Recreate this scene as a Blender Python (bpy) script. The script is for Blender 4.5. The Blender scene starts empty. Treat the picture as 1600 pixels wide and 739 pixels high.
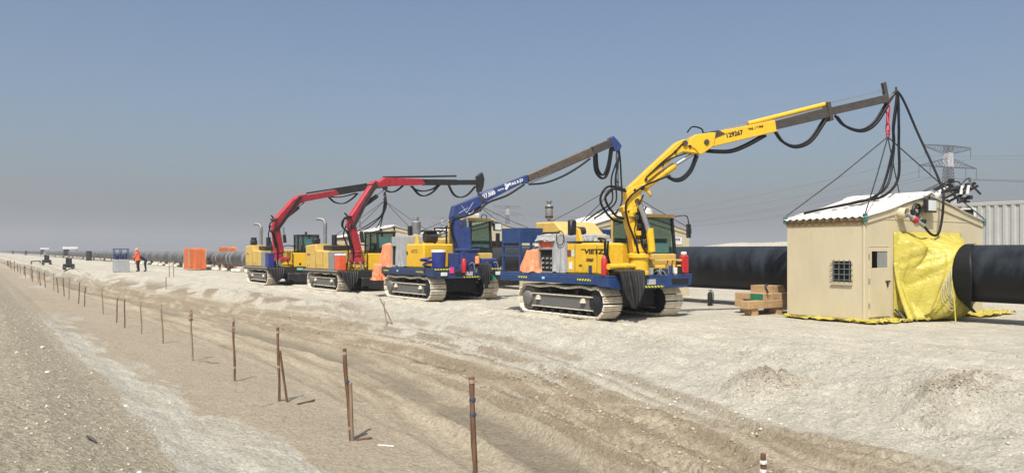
import bpy, bmesh, math, random
import numpy as np
from mathutils import Vector, Matrix
random.seed(7); np.random.seed(7)
scene = bpy.context.scene
col = scene.collection
R = math.radians

# ------------------------------------------------------------------ camera
TH = math.atan(840/1250)
cam_d = bpy.data.cameras.new('camera'); cam = bpy.data.objects.new('camera', cam_d); col.objects.link(cam)
cam.location = (0, 0, 1.78); cam.rotation_euler = (R(90), 0, -TH)
cam_d.sensor_width = 36; cam_d.lens = 1250/1600*36; cam_d.shift_y = 22/1600
cam_d.clip_start = 0.1; cam_d.clip_end = 9000
scene.camera = cam

# ------------------------------------------------------------------ sky and sun
SUN_EL = R(55); sd = Vector((-.72, -.69, 0)).normalized()          # horizontal direction towards the sun
world = bpy.data.worlds.new('World'); scene.world = world; world.use_nodes = True
nt = world.node_tree; bg = nt.nodes['Background']
sky = nt.nodes.new('ShaderNodeTexSky'); sky.sky_type = 'NISHITA'; sky.sun_disc = False
sky.sun_elevation = SUN_EL; sky.sun_rotation = math.atan2(sd.x, sd.y)
sky.altitude = 0; sky.air_density = 1.0; sky.dust_density = 4.0; sky.ozone_density = 2.4
tint = nt.nodes.new('ShaderNodeMix'); tint.data_type = 'RGBA'; tint.blend_type = 'MULTIPLY'; tint.inputs[0].default_value = 1
tint.inputs['B'].default_value = (.87, .915, .95, 1); nt.links.new(sky.outputs[0], tint.inputs['A']); nt.links.new(tint.outputs['Result'], bg.inputs[0]); bg.inputs[1].default_value = 0.115
sun_d = bpy.data.lights.new('sun', 'SUN'); sun_d.energy = 4.85; sun_d.angle = R(0.6); sun_d.color = (1, .95, .87)
sun = bpy.data.objects.new('sun', sun_d); col.objects.link(sun)
tos = Vector((sd.x*math.cos(SUN_EL), sd.y*math.cos(SUN_EL), math.sin(SUN_EL)))
sun.rotation_euler = tos.to_track_quat('Z', 'Y').to_euler(); sun.location = tos*50
vs = scene.view_settings; vs.view_transform = 'Standard'; vs.look = 'None'; vs.exposure = 0.18; vs.gamma = 1

# ------------------------------------------------------------------ materials
MATS = {}
def mat(name, c, rough=.6, metal=0, var=.12, scale=4, dust=0, dustc=(.48,.42,.32), bump=0, bscale=30, stretch=None, spec=.4, grime=0):
    """principled paint with patchy colour variation, a film of dust on upward faces and in noise patches, and fine relief"""
    if name in MATS: return MATS[name]
    m = bpy.data.materials.new(name); m.use_nodes = True; n = m.node_tree; b = n.nodes['Principled BSDF']; L = n.links.new
    b.inputs['Roughness'].default_value = rough; b.inputs['Metallic'].default_value = metal
    b.inputs['Specular IOR Level'].default_value = spec
    tc = n.nodes.new('ShaderNodeTexCoord'); mp = n.nodes.new('ShaderNodeMapping'); L(tc.outputs['Object'], mp.inputs[0])
    if stretch: mp.inputs['Scale'].default_value = stretch
    nz = n.nodes.new('ShaderNodeTexNoise'); nz.inputs['Scale'].default_value = scale; nz.inputs['Detail'].default_value = 6; nz.inputs['Roughness'].default_value = .65
    L(mp.outputs[0], nz.inputs[0])
    mr = n.nodes.new('ShaderNodeMapRange'); L(nz.outputs[0], mr.inputs[0]); mr.inputs[1].default_value = .3; mr.inputs[2].default_value = .7
    mr.inputs[3].default_value = 1-var; mr.inputs[4].default_value = 1+var
    mx = n.nodes.new('ShaderNodeMix'); mx.data_type = 'RGBA'; mx.blend_type = 'MULTIPLY'; mx.inputs[0].default_value = 1
    mx.inputs['A'].default_value = (*c, 1); L(mr.outputs[0], mx.inputs['B']); out = mx.outputs['Result']
    if dust:
        n2 = n.nodes.new('ShaderNodeTexNoise'); n2.inputs['Scale'].default_value = scale*1.7; n2.inputs['Detail'].default_value = 8; n2.inputs['Roughness'].default_value = .7
        L(mp.outputs[0], n2.inputs[0])
        g = n.nodes.new('ShaderNodeNewGeometry'); sp = n.nodes.new('ShaderNodeSeparateXYZ'); L(g.outputs['Normal'], sp.inputs[0])
        up = n.nodes.new('ShaderNodeMapRange'); L(sp.outputs[2], up.inputs[0]); up.inputs[1].default_value = .0; up.inputs[2].default_value = 1
        up.inputs[3].default_value = 0; up.inputs[4].default_value = .6
        ad = n.nodes.new('ShaderNodeMath'); ad.operation = 'ADD'; L(n2.outputs[0], ad.inputs[0]); L(up.outputs[0], ad.inputs[1])
        m2 = n.nodes.new('ShaderNodeMapRange'); L(ad.outputs[0], m2.inputs[0]); m2.inputs[1].default_value = .42; m2.inputs[2].default_value = .95
        m2.inputs[3].default_value = 0; m2.inputs[4].default_value = dust
        d = n.nodes.new('ShaderNodeMix'); d.data_type = 'RGBA'; L(m2.outputs[0], d.inputs[0]); L(out, d.inputs['A']); d.inputs['B'].default_value = (*dustc, 1)
        out = d.outputs['Result']
        ro = n.nodes.new('ShaderNodeMapRange'); L(m2.outputs[0], ro.inputs[0]); ro.inputs[3].default_value = rough; ro.inputs[4].default_value = .9; L(ro.outputs[0], b.inputs['Roughness'])
    if grime:
        n4 = n.nodes.new('ShaderNodeTexNoise'); n4.inputs['Scale'].default_value = scale*3.1; n4.inputs['Detail'].default_value = 9; n4.inputs['Roughness'].default_value = .75; n4.inputs['Distortion'].default_value = .7
        L(mp.outputs[0], n4.inputs[0]); g4 = n.nodes.new('ShaderNodeMapRange'); L(n4.outputs[0], g4.inputs[0]); g4.inputs[1].default_value = .56; g4.inputs[2].default_value = .74; g4.inputs[3].default_value = 0; g4.inputs[4].default_value = grime
        d4 = n.nodes.new('ShaderNodeMix'); d4.data_type = 'RGBA'; L(g4.outputs[0], d4.inputs[0]); L(out, d4.inputs['A']); d4.inputs['B'].default_value = (.075,.052,.033,1); out = d4.outputs['Result']
    L(out, b.inputs['Base Color'])
    if bump:
        n3 = n.nodes.new('ShaderNodeTexNoise'); n3.inputs['Scale'].default_value = bscale; n3.inputs['Detail'].default_value = 5; L(mp.outputs[0], n3.inputs[0])
        bp = n.nodes.new('ShaderNodeBump'); bp.inputs['Strength'].default_value = bump; bp.inputs['Distance'].default_value = .02
        L(n3.outputs[0], bp.inputs['Height']); L(bp.outputs[0], b.inputs['Normal'])
    MATS[name] = m; return m

YEL   = mat('yellow_paint', (.72,.43,.015), .45, dust=0.14, var=.10, bump=.05, grime=.6)
YEL2  = mat('ochre_paint', (.60,.40,.09), .55, dust=0.22, var=.10, grime=.6)
BLUE  = mat('blue_paint', (.010,.042,.145), .45, dust=0.08, var=.18, grime=.6)
BLUED = mat('dark_blue_paint', (.014,.035,.10), .5, dust=0.1, var=.2, grime=.6)
BLUEC = mat('crane_blue_paint', (.020,.042,.16), .45, dust=0.08, var=.18, grime=.6)
RED   = mat('crane_red_paint', (.40,.020,.035), .45, dust=0.08, var=.2, grime=.6)
BLACK = mat('black_steel', (.014,.014,.016), .5, dust=0.06, var=.3)
CHAS  = mat('chassis_steel', (.006,.008,.013), .7, dust=.06, var=.3)
STEEL = mat('worn_dark_steel', (.055,.048,.045), .5, metal=.3, dust=.22, var=.35, scale=6, stretch=(1,1,4))
BROWNS= mat('rusty_extension_steel', (.085,.062,.048), .6, metal=.2, dust=.3, var=.45, scale=9)
GREYS = mat('grey_track_frame', (.10,.10,.10), .7, dust=.55, var=.3, scale=10, stretch=(1,6,1), dustc=(.40,.36,.29))
CHROME= mat('chrome_rod', (.55,.57,.60), .22, metal=.9, var=.05)
SILV  = mat('galvanised_pipe', (.24,.24,.245), .5, metal=.5, var=.2, dust=.2)
SHOE  = mat('dust_caked_track_shoe', (.58,.52,.41), .9, dust=.95, dustc=(.78,.71,.58), var=.35, scale=7, bump=.5, bscale=18)
RUB   = mat('black_rubber_hose', (.006,.0065,.008), .5, dust=.02, var=.2, spec=.2)
WIRE  = mat('wire_rope', (.035,.034,.034), .6, metal=.3, var=.2)
TARPO = mat('orange_tarpaulin', (.55,.115,.02), .65, dust=.25, var=.12, bump=.25, bscale=9, grime=0.25)
TARPS = mat('salmon_tarpaulin', (.80,.26,.11), .6, dust=.3, var=.12, bump=.3, bscale=10, grime=0.2)
TARPG = mat('grey_canvas_cover', (.33,.34,.345), .75, dust=.2, var=.12, bump=.35, bscale=8, grime=0.3)
TARPB = mat('black_plastic_sheet', (.012,.013,.015), .42, dust=0.08, var=.3, bump=.5, bscale=9)
CREAM = mat('cream_painted_panel', (.545,.475,.318), .55, dust=.30, var=.07, scale=2.2, dustc=(.50,.43,.30), grime=.18, stretch=(1,1,.35), bump=.12, bscale=2.2)
WHITE = mat('white_paint', (.74,.73,.70), .5, dust=.2, var=.06, grime=0.25)
ROOFW = mat('white_corrugated_sheet', (.78,.75,.68), .5, dust=.22, var=.06, grime=0.25)
BROWNT= mat('brown_sheet_edge', (.25,.165,.075), .8, var=.35, scale=14)
TEAL  = mat('teal_bracket', (.02,.14,.13), .5, var=.2, dust=.2)
REDP  = mat('red_paint', (.45,.014,.022), .4, var=.15, dust=.12)
ORANP = mat('orange_red_box', (.68,.10,.03), .5, var=.15, dust=.15)
WOOD  = mat('pale_timber', (.42,.275,.14), .8, var=.28, scale=5, stretch=(1,6,6), bump=.3, dust=.15)
WOODP = mat('dusty_timber', (.46,.36,.24), .85, var=.25, scale=5, dust=.35)
STAKE = mat('weathered_stake_wood', (.135,.068,.036), .85, var=.45, scale=22, stretch=(1,1,.15), bump=.5, dust=.12)
STAKE2= mat('grey_stake_wood', (.24,.17,.115), .85, var=.4, scale=22, stretch=(1,1,.15), bump=.5, dust=.2)
TAPE  = mat('dirty_tape', (.36,.26,.21), .8, var=.4, scale=30)
TAPEB = mat('blue_tape', (.035,.06,.12), .6, var=.2)
BAG   = mat('white_sandbag', (.70,.67,.60), .85, var=.12, bump=.3, dust=.15)
GREENP= mat('green_paint', (.02,.16,.08), .6, var=.2)
CONT  = mat('pale_container_paint', (.40,.405,.385), .55, dust=.2, var=.07, scale=2, grime=0.3)
PYL_G = mat('galvanised_lattice', (.05,.05,.055), .6, var=.1)
PYL_W = mat('pale_lattice_paint', (.62,.61,.60), .6, var=.05)
NAVY  = mat('navy_cloth', (.014,.018,.04), .9, var=.2)
TROU  = mat('dark_brown_cloth', (.035,.018,.016), .9, var=.2)
VEST  = mat('orange_vest', (.85,.13,.05), .8, var=.1)
SKIN  = mat('skin', (.30,.15,.09), .6, var=.05)
LETB  = mat('black_lettering', (.012,.012,.012), .6, var=.05)
LETW  = mat('white_lettering', (.72,.73,.74), .6, var=.05)
LAMPG = mat('lamp_glass', (.62,.64,.64), .25, var=.1, spec=.6)
DARKIN= mat('dark_interior', (.012,.012,.012), .9, var=.2)
STEELG= mat('grey_sheet_metal', (.22,.225,.225), .55, dust=.3, var=.15)
SEATM = mat('seat_cloth', (.03,.03,.032), .9)
PAPER = mat('pale_blue_sheet', (.42,.62,.64), .5, var=.1)
COOLB = mat('cooler_blue', (.016,.03,.20), .4, var=.1, dust=.12)
GREYP = mat('grey_pylon_plate', (.4,.4,.39), .6, var=.35, scale=40)
TURF  = mat('turquoise_plate', (.12,.42,.36), .6, var=.2)

def glass_mat(name, tint, clear):
    m = bpy.data.materials.new(name); m.use_nodes = True; n = m.node_tree; L = n.links.new
    b = n.nodes['Principled BSDF']; b.inputs['Base Color'].default_value = (*tint, 1); b.inputs['Roughness'].default_value = .06
    tr = n.nodes.new('ShaderNodeBsdfTransparent'); tr.inputs[0].default_value = (.80,.88,.86,1)
    mx = n.nodes.new('ShaderNodeMixShader'); mx.inputs[0].default_value = 1-clear
    L(tr.outputs[0], mx.inputs[1]); L(b.outputs[0], mx.inputs[2]); L(mx.outputs[0], n.nodes['Material Output'].inputs[0]); return m
GLASS = glass_mat('cab_glass', (.02,.045,.045), .78)

def stripe_mat():
    m = bpy.data.materials.new('hazard_strip'); m.use_nodes = True; n = m.node_tree; L = n.links.new; b = n.nodes['Principled BSDF']
    tc = n.nodes.new('ShaderNodeTexCoord'); sp = n.nodes.new('ShaderNodeSeparateXYZ'); L(tc.outputs['Object'], sp.inputs[0])
    a = n.nodes.new('ShaderNodeMath'); a.operation='ADD'; L(sp.outputs[0], a.inputs[0]); L(sp.outputs[1], a.inputs[1])
    a2 = n.nodes.new('ShaderNodeMath'); a2.operation='ADD'; L(a.outputs[0], a2.inputs[0]); L(sp.outputs[2], a2.inputs[1])
    f = n.nodes.new('ShaderNodeMath'); f.operation='MULTIPLY'; f.inputs[1].default_value = 9; L(a2.outputs[0], f.inputs[0])
    fr = n.nodes.new('ShaderNodeMath'); fr.operation='FRACT'; L(f.outputs[0], fr.inputs[0])
    g = n.nodes.new('ShaderNodeMath'); g.operation='GREATER_THAN'; g.inputs[1].default_value=.62; L(fr.outputs[0], g.inputs[0])
    mx = n.nodes.new('ShaderNodeMix'); mx.data_type='RGBA'; L(g.outputs[0], mx.inputs[0]); mx.inputs['A'].default_value=(.62,.60,.04,1); mx.inputs['B'].default_value=(.02,.02,.02,1)
    L(mx.outputs['Result'], b.inputs['Base Color']); b.inputs['Roughness'].default_value=.5; return m
HAZ = stripe_mat()

def pipe_mat(name, c, dustc, dust, spec=.25):
    """coated steel pipe: rings of smear across the barrel, dust film thickest on top"""
    m = bpy.data.materials.new(name); m.use_nodes = True; n = m.node_tree; L = n.links.new; b = n.nodes['Principled BSDF']
    tc = n.nodes.new('ShaderNodeTexCoord'); mp = n.nodes.new('ShaderNodeMapping'); mp.inputs['Scale'].default_value = (.5,1.3,.5); mp.inputs['Rotation'].default_value=(.0,.0,.5); L(tc.outputs['Object'], mp.inputs[0])
    n1 = n.nodes.new('ShaderNodeTexNoise'); n1.inputs['Scale'].default_value = 1.1; n1.inputs['Detail'].default_value = 8; n1.inputs['Roughness'].default_value=.6; n1.inputs['Distortion'].default_value=.6; L(mp.outputs[0], n1.inputs[0])
    n2 = n.nodes.new('ShaderNodeTexNoise'); n2.inputs['Scale'].default_value = 5; n2.inputs['Detail'].default_value = 8; n2.inputs['Roughness'].default_value=.75; L(mp.outputs[0], n2.inputs[0])
    g = n.nodes.new('ShaderNodeNewGeometry'); sp = n.nodes.new('ShaderNodeSeparateXYZ'); L(g.outputs['Normal'], sp.inputs[0])
    up = n.nodes.new('ShaderNodeMapRange'); L(sp.outputs[2], up.inputs[0]); up.inputs[1].default_value=-.6; up.inputs[2].default_value=1; up.inputs[3].default_value=0; up.inputs[4].default_value=.45
    a = n.nodes.new('ShaderNodeMath'); a.operation='ADD'; L(n1.outputs[0], a.inputs[0]); L(up.outputs[0], a.inputs[1])
    a2 = n.nodes.new('ShaderNodeMath'); a2.operation='MULTIPLY_ADD'; a2.inputs[1].default_value=.35; L(n2.outputs[0], a2.inputs[0]); L(a.outputs[0], a2.inputs[2])
    mr = n.nodes.new('ShaderNodeMapRange'); L(a2.outputs[0], mr.inputs[0]); mr.inputs[1].default_value=.80; mr.inputs[2].default_value=1.10; mr.inputs[3].default_value=0; mr.inputs[4].default_value=dust
    mx = n.nodes.new('ShaderNodeMix'); mx.data_type='RGBA'; L(mr.outputs[0], mx.inputs[0]); mx.inputs['A'].default_value=(*c,1); mx.inputs['B'].default_value=(*dustc,1)
    L(mx.outputs['Result'], b.inputs['Base Color'])
    ro = n.nodes.new('ShaderNodeMapRange'); L(mr.outputs[0], ro.inputs[0]); ro.inputs[3].default_value=.45; ro.inputs[4].default_value=.8; L(ro.outputs[0], b.inputs['Roughness']); b.inputs['Specular IOR Level'].default_value=spec
    return m
PIPEB = pipe_mat('black_pipe_coating', (.004,.005,.007), (.06,.072,.088), .42)
PIPEG = pipe_mat('dusty_grey_pipe_coating', (.035,.037,.040), (.18,.18,.175), .85)
RING  = mat('pale_field_joint', (.20,.20,.195), .7, var=.3, scale=8)

def cloth_yellow():
    m = bpy.data.materials.new('yellow_tarpaulin'); m.use_nodes = True; n = m.node_tree; L = n.links.new; b = n.nodes['Principled BSDF']
    tc = n.nodes.new('ShaderNodeTexCoord')
    n1 = n.nodes.new('ShaderNodeTexNoise'); n1.inputs['Scale'].default_value=2.2; n1.inputs['Detail'].default_value=6; L(tc.outputs['Object'], n1.inputs[0])
    mx = n.nodes.new('ShaderNodeMix'); mx.data_type='RGBA'; L(n1.outputs[0], mx.inputs[0]); mx.inputs['A'].default_value=(.60,.52,.05,1); mx.inputs['B'].default_value=(.70,.62,.17,1)
    L(mx.outputs['Result'], b.inputs['Base Color']); b.inputs['Roughness'].default_value=.38
    n3 = n.nodes.new('ShaderNodeTexNoise'); n3.inputs['Scale'].default_value=7; n3.inputs['Detail'].default_value=4; n3.inputs['Distortion'].default_value=1.2; L(tc.outputs['Object'], n3.inputs[0])
    bp = n.nodes.new('ShaderNodeBump'); bp.inputs['Strength'].default_value=.5; bp.inputs['Distance'].default_value=.06; L(n3.outputs[0], bp.inputs['Height']); L(bp.outputs[0], b.inputs['Normal'])
    tl = n.nodes.new('ShaderNodeBsdfTranslucent'); tl.inputs[0].default_value=(.75,.62,.05,1)
    ms = n.nodes.new('ShaderNodeMixShader'); ms.inputs[0].default_value=.3; L(b.outputs[0], ms.inputs[1]); L(tl.outputs[0], ms.inputs[2]); L(ms.outputs[0], n.nodes['Material Output'].inputs[0])
    return m
YTARP = cloth_yellow()

HAZE_D=.0009
# ------------------------------------------------------------------ mesh helpers (all shapes are given in world metres)
class MB:
    def __init__(s): s.v=[]; s.f=[]; s.sm=[]
    def add(s, vs, fs, smooth=False):
        o=len(s.v); s.v+= [tuple(p) for p in vs]; s.f+=[tuple(i+o for i in f) for f in fs]; s.sm+=[smooth]*len(fs); return s
    def box(s, x0,x1,y0,y1,z0,z1):
        return s.add([(x,y,z) for x in (x0,x1) for y in (y0,y1) for z in (z0,z1)],
                     [(0,1,3,2),(4,6,7,5),(0,4,5,1),(2,3,7,6),(0,2,6,4),(1,5,7,3)])
    def cbox(s, x0,x1,y0,y1,z0,z1,b=.02):
        """box with all edges chamfered"""
        bm=bmesh.new(); bmesh.ops.create_cube(bm,size=1)
        for v in bm.verts: v.co=((x0+x1)/2+v.co.x*(x1-x0),(y0+y1)/2+v.co.y*(y1-y0),(z0+z1)/2+v.co.z*(z1-z0))
        b=min(b,.4*min(x1-x0,y1-y0,z1-z0))
        bmesh.ops.bevel(bm,geom=bm.edges[:],offset=b,segments=1,affect='EDGES')
        bm.verts.index_update(); s.add([v.co for v in bm.verts],[[v.index for v in f.verts] for f in bm.faces]); bm.free(); return s
    def prism(s, pts, thick, frame, chamfer=.0):
        """2-D outline pts extruded +-thick/2 along the frame's normal; frame=(origin, u, v, n)"""
        o,u,v,n=[Vector(k) for k in frame]; N=len(pts)
        a=sum(pts[i][0]*pts[(i+1)%N][1]-pts[(i+1)%N][0]*pts[i][1] for i in range(N))
        if a<0: pts=pts[::-1]
        P=lambda p,h:o+u*p[0]+v*p[1]+n*h
        if chamfer:
            cx=[(p[0],p[1]) for p in pts]; ins=[]
            for i in range(N):
                p0,p1,p2=Vector(cx[i-1]),Vector(cx[i]),Vector(cx[(i+1)%N])
                e1=(p1-p0).normalized(); e2=(p2-p1).normalized(); n1=Vector((-e1.y,e1.x)); n2=Vector((-e2.y,e2.x)); b=(n1+n2)
                b=b.normalized()*chamfer/max(.5,b.normalized().dot(n1)) if b.length>1e-4 else n1*chamfer
                ins.append(tuple(p1+b))
            h=thick/2; rows=[[P(p,-h) for p in ins],[P(p,-h+chamfer) for p in pts],[P(p,h-chamfer) for p in pts],[P(p,h) for p in ins]]
        else:
            h=thick/2; rows=[[P(p,-h) for p in pts],[P(p,h) for p in pts]]
        vs=sum(rows,[]); fs=[]
        for r in range(len(rows)-1):
            for i in range(N): j=(i+1)%N; fs.append((r*N+i,r*N+j,(r+1)*N+j,(r+1)*N+i))
        fs.append(tuple(range(N-1,-1,-1))); fs.append(tuple(range((len(rows)-1)*N,len(rows)*N)))
        return s.add(vs,fs)
    def tube(s, pts, r, seg=8, cap=True, smooth=True):
        pts=[Vector(p) for p in pts]; N=len(pts); rr=r if isinstance(r,(list,tuple)) else [r]*N
        t=[(pts[min(i+1,N-1)]-pts[max(i-1,0)]).normalized() for i in range(N)]
        a=Vector((0,0,1)) if abs(t[0].z)<.9 else Vector((1,0,0)); u=(a-t[0]*a.dot(t[0])).normalized(); vs=[]
        for i in range(N):
            u=(u-t[i]*u.dot(t[i])).normalized(); w=t[i].cross(u)
            for k in range(seg):
                q=2*math.pi*(k+.5)/seg; vs.append(pts[i]+(u*math.cos(q)+w*math.sin(q))*rr[i])
        fs=[(i*seg+k,i*seg+(k+1)%seg,(i+1)*seg+(k+1)%seg,(i+1)*seg+k) for i in range(N-1) for k in range(seg)]
        o=len(s.v); s.add(vs,fs,smooth)
        if cap: s.f+= [tuple(o+k for k in range(seg-1,-1,-1)), tuple(o+(N-1)*seg+k for k in range(seg))]; s.sm+=[False,False]
        return s
    def bar(s,a,b,w): return s.tube([a,b],w*.7071,4,True,False)
    def cyl(s,a,b,r,seg=16): return s.tube([a,b],r,seg)
    def lathe(s, base, axis, prof, seg=18):
        """profile [(r,h)] turned about an axis"""
        ax=Vector(axis).normalized(); return s.tube([Vector(base)+ax*h for r,h in prof],[max(r,1e-4) for r,h in prof],seg)
    def grid(s, fn, nu, nv, smooth=True, closeu=False):
        vs=[fn(i/(nu-1) if not closeu else i/nu, j/(nv-1)) for j in range(nv) for i in range(nu)]
        fs=[(j*nu+i,j*nu+(i+1)%nu,(j+1)*nu+(i+1)%nu,(j+1)*nu+i) for j in range(nv-1) for i in range(nu if closeu else nu-1)]
        return s.add(vs,fs,smooth)
    def mesh(s, name, m, off=(0,0,0)):
        me=bpy.data.meshes.new(name); o=Vector(off)
        me.from_pydata([(p[0]-o.x,p[1]-o.y,p[2]-o.z) for p in s.v],[],s.f); me.polygons.foreach_set('use_smooth',s.sm); me.materials.append(m)
        bm=bmesh.new(); bm.from_mesh(me); bmesh.ops.recalc_face_normals(bm,faces=bm.faces); bm.to_mesh(me); bm.free(); me.update()
        if any(s.sm): me.set_sharp_from_angle(angle=R(38))
        return me

def wloc(o):
    p=Vector(o.location)
    while o.parent: o=o.parent; p+=Vector(o.location)
    return p
def tag(o,label=None,cat=None,group=None,kind=None):
    if label: o['label']=label
    if cat: o['category']=cat
    if group: o['group']=group
    if kind: o['kind']=kind
    return o
def empty(name,loc,label,cat,group=None):
    o=bpy.data.objects.new(name,None); col.objects.link(o); o.location=loc; o.empty_display_size=.2; return tag(o,label,cat,group)
def part(name,mb,m,parent,solid=0,label=None,subd=0):
    me=mb.mesh(name,m,wloc(parent)); o=bpy.data.objects.new(name,me); col.objects.link(o); o.parent=parent
    if solid: md=o.modifiers.new('solid','SOLIDIFY'); md.thickness=solid; md.offset=0
    if subd: md=o.modifiers.new('sub','SUBSURF'); md.levels=md.render_levels=subd
    if label: o['label']=label
    return o
def single(name,mb,m,loc,label,cat,group=None,solid=0,kind=None):
    me=mb.mesh(name,m,loc); o=bpy.data.objects.new(name,me); col.objects.link(o); o.location=loc
    if solid: md=o.modifiers.new('solid','SOLIDIFY'); md.thickness=solid; md.offset=0
    return tag(o,label,cat,group,kind)
def copy_part(src,parent,loc,rot=(0,0,0)):
    c=src.copy(); col.objects.link(c); c.parent=parent; c.location=loc; c.rotation_euler=rot; return c
def spline(pts,n=8):
    """Catmull-Rom through the points"""
    P=[Vector(p) for p in pts]; P=[P[0]*2-P[1]]+P+[P[-1]*2-P[-2]]; out=[]
    for i in range(1,len(P)-2):
        for k in range(n):
            t=k/n; a,b,c,d=P[i-1:i+3]
            out.append(.5*((2*b)+(c-a)*t+(2*a-5*b+4*c-d)*t*t+(3*b-a-3*c+d)*t**3))
    out.append(P[-2]); return out
def letters(name,txt,size,origin,u,v,m,parent,bold=.0,shear=0,extr=.003,sx=1):
    """flat lettering standing just proud of a surface: u = reading direction, v = up"""
    cu=bpy.data.curves.new(name,'FONT'); cu.body=txt; cu.size=size; cu.extrude=extr; cu.offset=bold; cu.shear=shear; cu.resolution_u=3
    ob=bpy.data.objects.new(name,cu); col.objects.link(ob); dg=bpy.context.evaluated_depsgraph_get()
    me=bpy.data.meshes.new_from_object(ob.evaluated_get(dg)); bpy.data.objects.remove(ob); bpy.data.curves.remove(cu)
    u=Vector(u).normalized(); v=Vector(v); v=(v-u*v.dot(u)).normalized(); n=u.cross(v); o=Vector(origin)-wloc(parent)
    M=Matrix((( u.x*sx,v.x,n.x,o.x),(u.y*sx,v.y,n.y,o.y),(u.z*sx,v.z,n.z,o.z),(0,0,0,1))); me.transform(M)
    me.materials.clear(); me.materials.append(m); ob=bpy.data.objects.new(name,me); col.objects.link(ob); ob.parent=parent; return ob

# ------------------------------------------------------------------ terrain
def _hash(ix,iy,s):
    h=(ix.astype(np.int64)*374761393+iy.astype(np.int64)*668265263+s*1442695041)&0xFFFFFFFF
    h=((h^(h>>13))*1274126177)&0xFFFFFFFF; return ((h^(h>>16))&0xFFFF)/65535.
def vnoise(x,y,s=0):
    ix=np.floor(x);iy=np.floor(y);fx=x-ix;fy=y-iy;fx=fx*fx*(3-2*fx);fy=fy*fy*(3-2*fy)
    a=_hash(ix,iy,s);b=_hash(ix+1,iy,s);c=_hash(ix,iy+1,s);d=_hash(ix+1,iy+1,s)
    return (a*(1-fx)+b*fx)*(1-fy)+(c*(1-fx)+d*fx)*fy
def fbm(x,y,s=0,o=4):
    t=0;a=.5;n=0
    for k in range(o): t=t+a*vnoise(x*2**k,y*2**k,s+k*17);n+=a;a*=.5
    return t/n
def sst(a,b,x): t=np.clip((x-a)/(b-a),0,1); return t*t*(3-2*t)
TY=[-50,0,4.5,8,13,18,24,32,39,53,75,100,400,3000]
TX=[9.5,9.5,9.6,9.7,9.8,10.1,10.7,10.5,10.2,8.4,5.9,5.4,5.2,5.2]
def toe(y): return np.interp(y,TY,TX)+.35*(fbm(y*.35,y*0+3,5)-.5)
RUTS=[ # X offsets along Y, width, depth: wheel and crawler tracks in the haul road
 ([0,5.9,7.7,10.1,13.2,16,22.3,32.5,50,80,200],[7.3,7.5,8.2,8.7,9.5,9.8,10.2,9.2,7.6,5.3,5.0],.28,.07,1),
 ([0,5.9,7.7,10.1,13.2,16,22.3,32.5,50,80,200],[6.5,6.8,7.3,7.8,8.5,8.8,9.1,8.4,6.9,4.9,4.7],.26,.06,1),
 ([0,7.6,12.1,17.6,30,60,200],[5.6,6.0,6.8,7.5,7.3,5.9,4.6],.42,.10,0),
 ([0,7.6,12.1,17.6,30,60,200],[5.0,5.2,5.5,5.9,6.1,5.2,4.4],.35,.06,0),
 ([0,5.9,7.7,10.1,13.2,16,22.3,32.5,50,80,200],[8.3,8.5,9.1,9.6,10.3,10.6,11.0,9.9,8.2,5.8,5.4],.16,.05,0),
 ([0,5.9,7.7,10.1,13.2,16,22.3,32.5,50,80,200],[5.9,6.2,6.7,7.2,7.8,8.1,8.5,7.7,6.4,4.7,4.5],.14,.05,0),
 ([0,6,12,18,30,60],[6.9,7.1,7.6,8.2,8.0,6.4],.12,.045,0),
 ([0,6,12,18,30,60],[9.0,9.1,8.9,8.7,8.9,7.2],.13,.04,1),
 ([0,8,14,20,30],[10.4,10.9,11.1,11.6,12.0],.25,.03,0),
 ([0,6,10,14,20],[15.0,14.6,14.4,13.8,13.5],.30,.03,1),
 ([0,6,10,14,20],[12.6,12.2,12.1,12.3,12.6],.28,.03,1),
 ([0,6,10,14,20],[17.0,16.6,16.3,16.0,15.9],.30,.02,0)]
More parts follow.
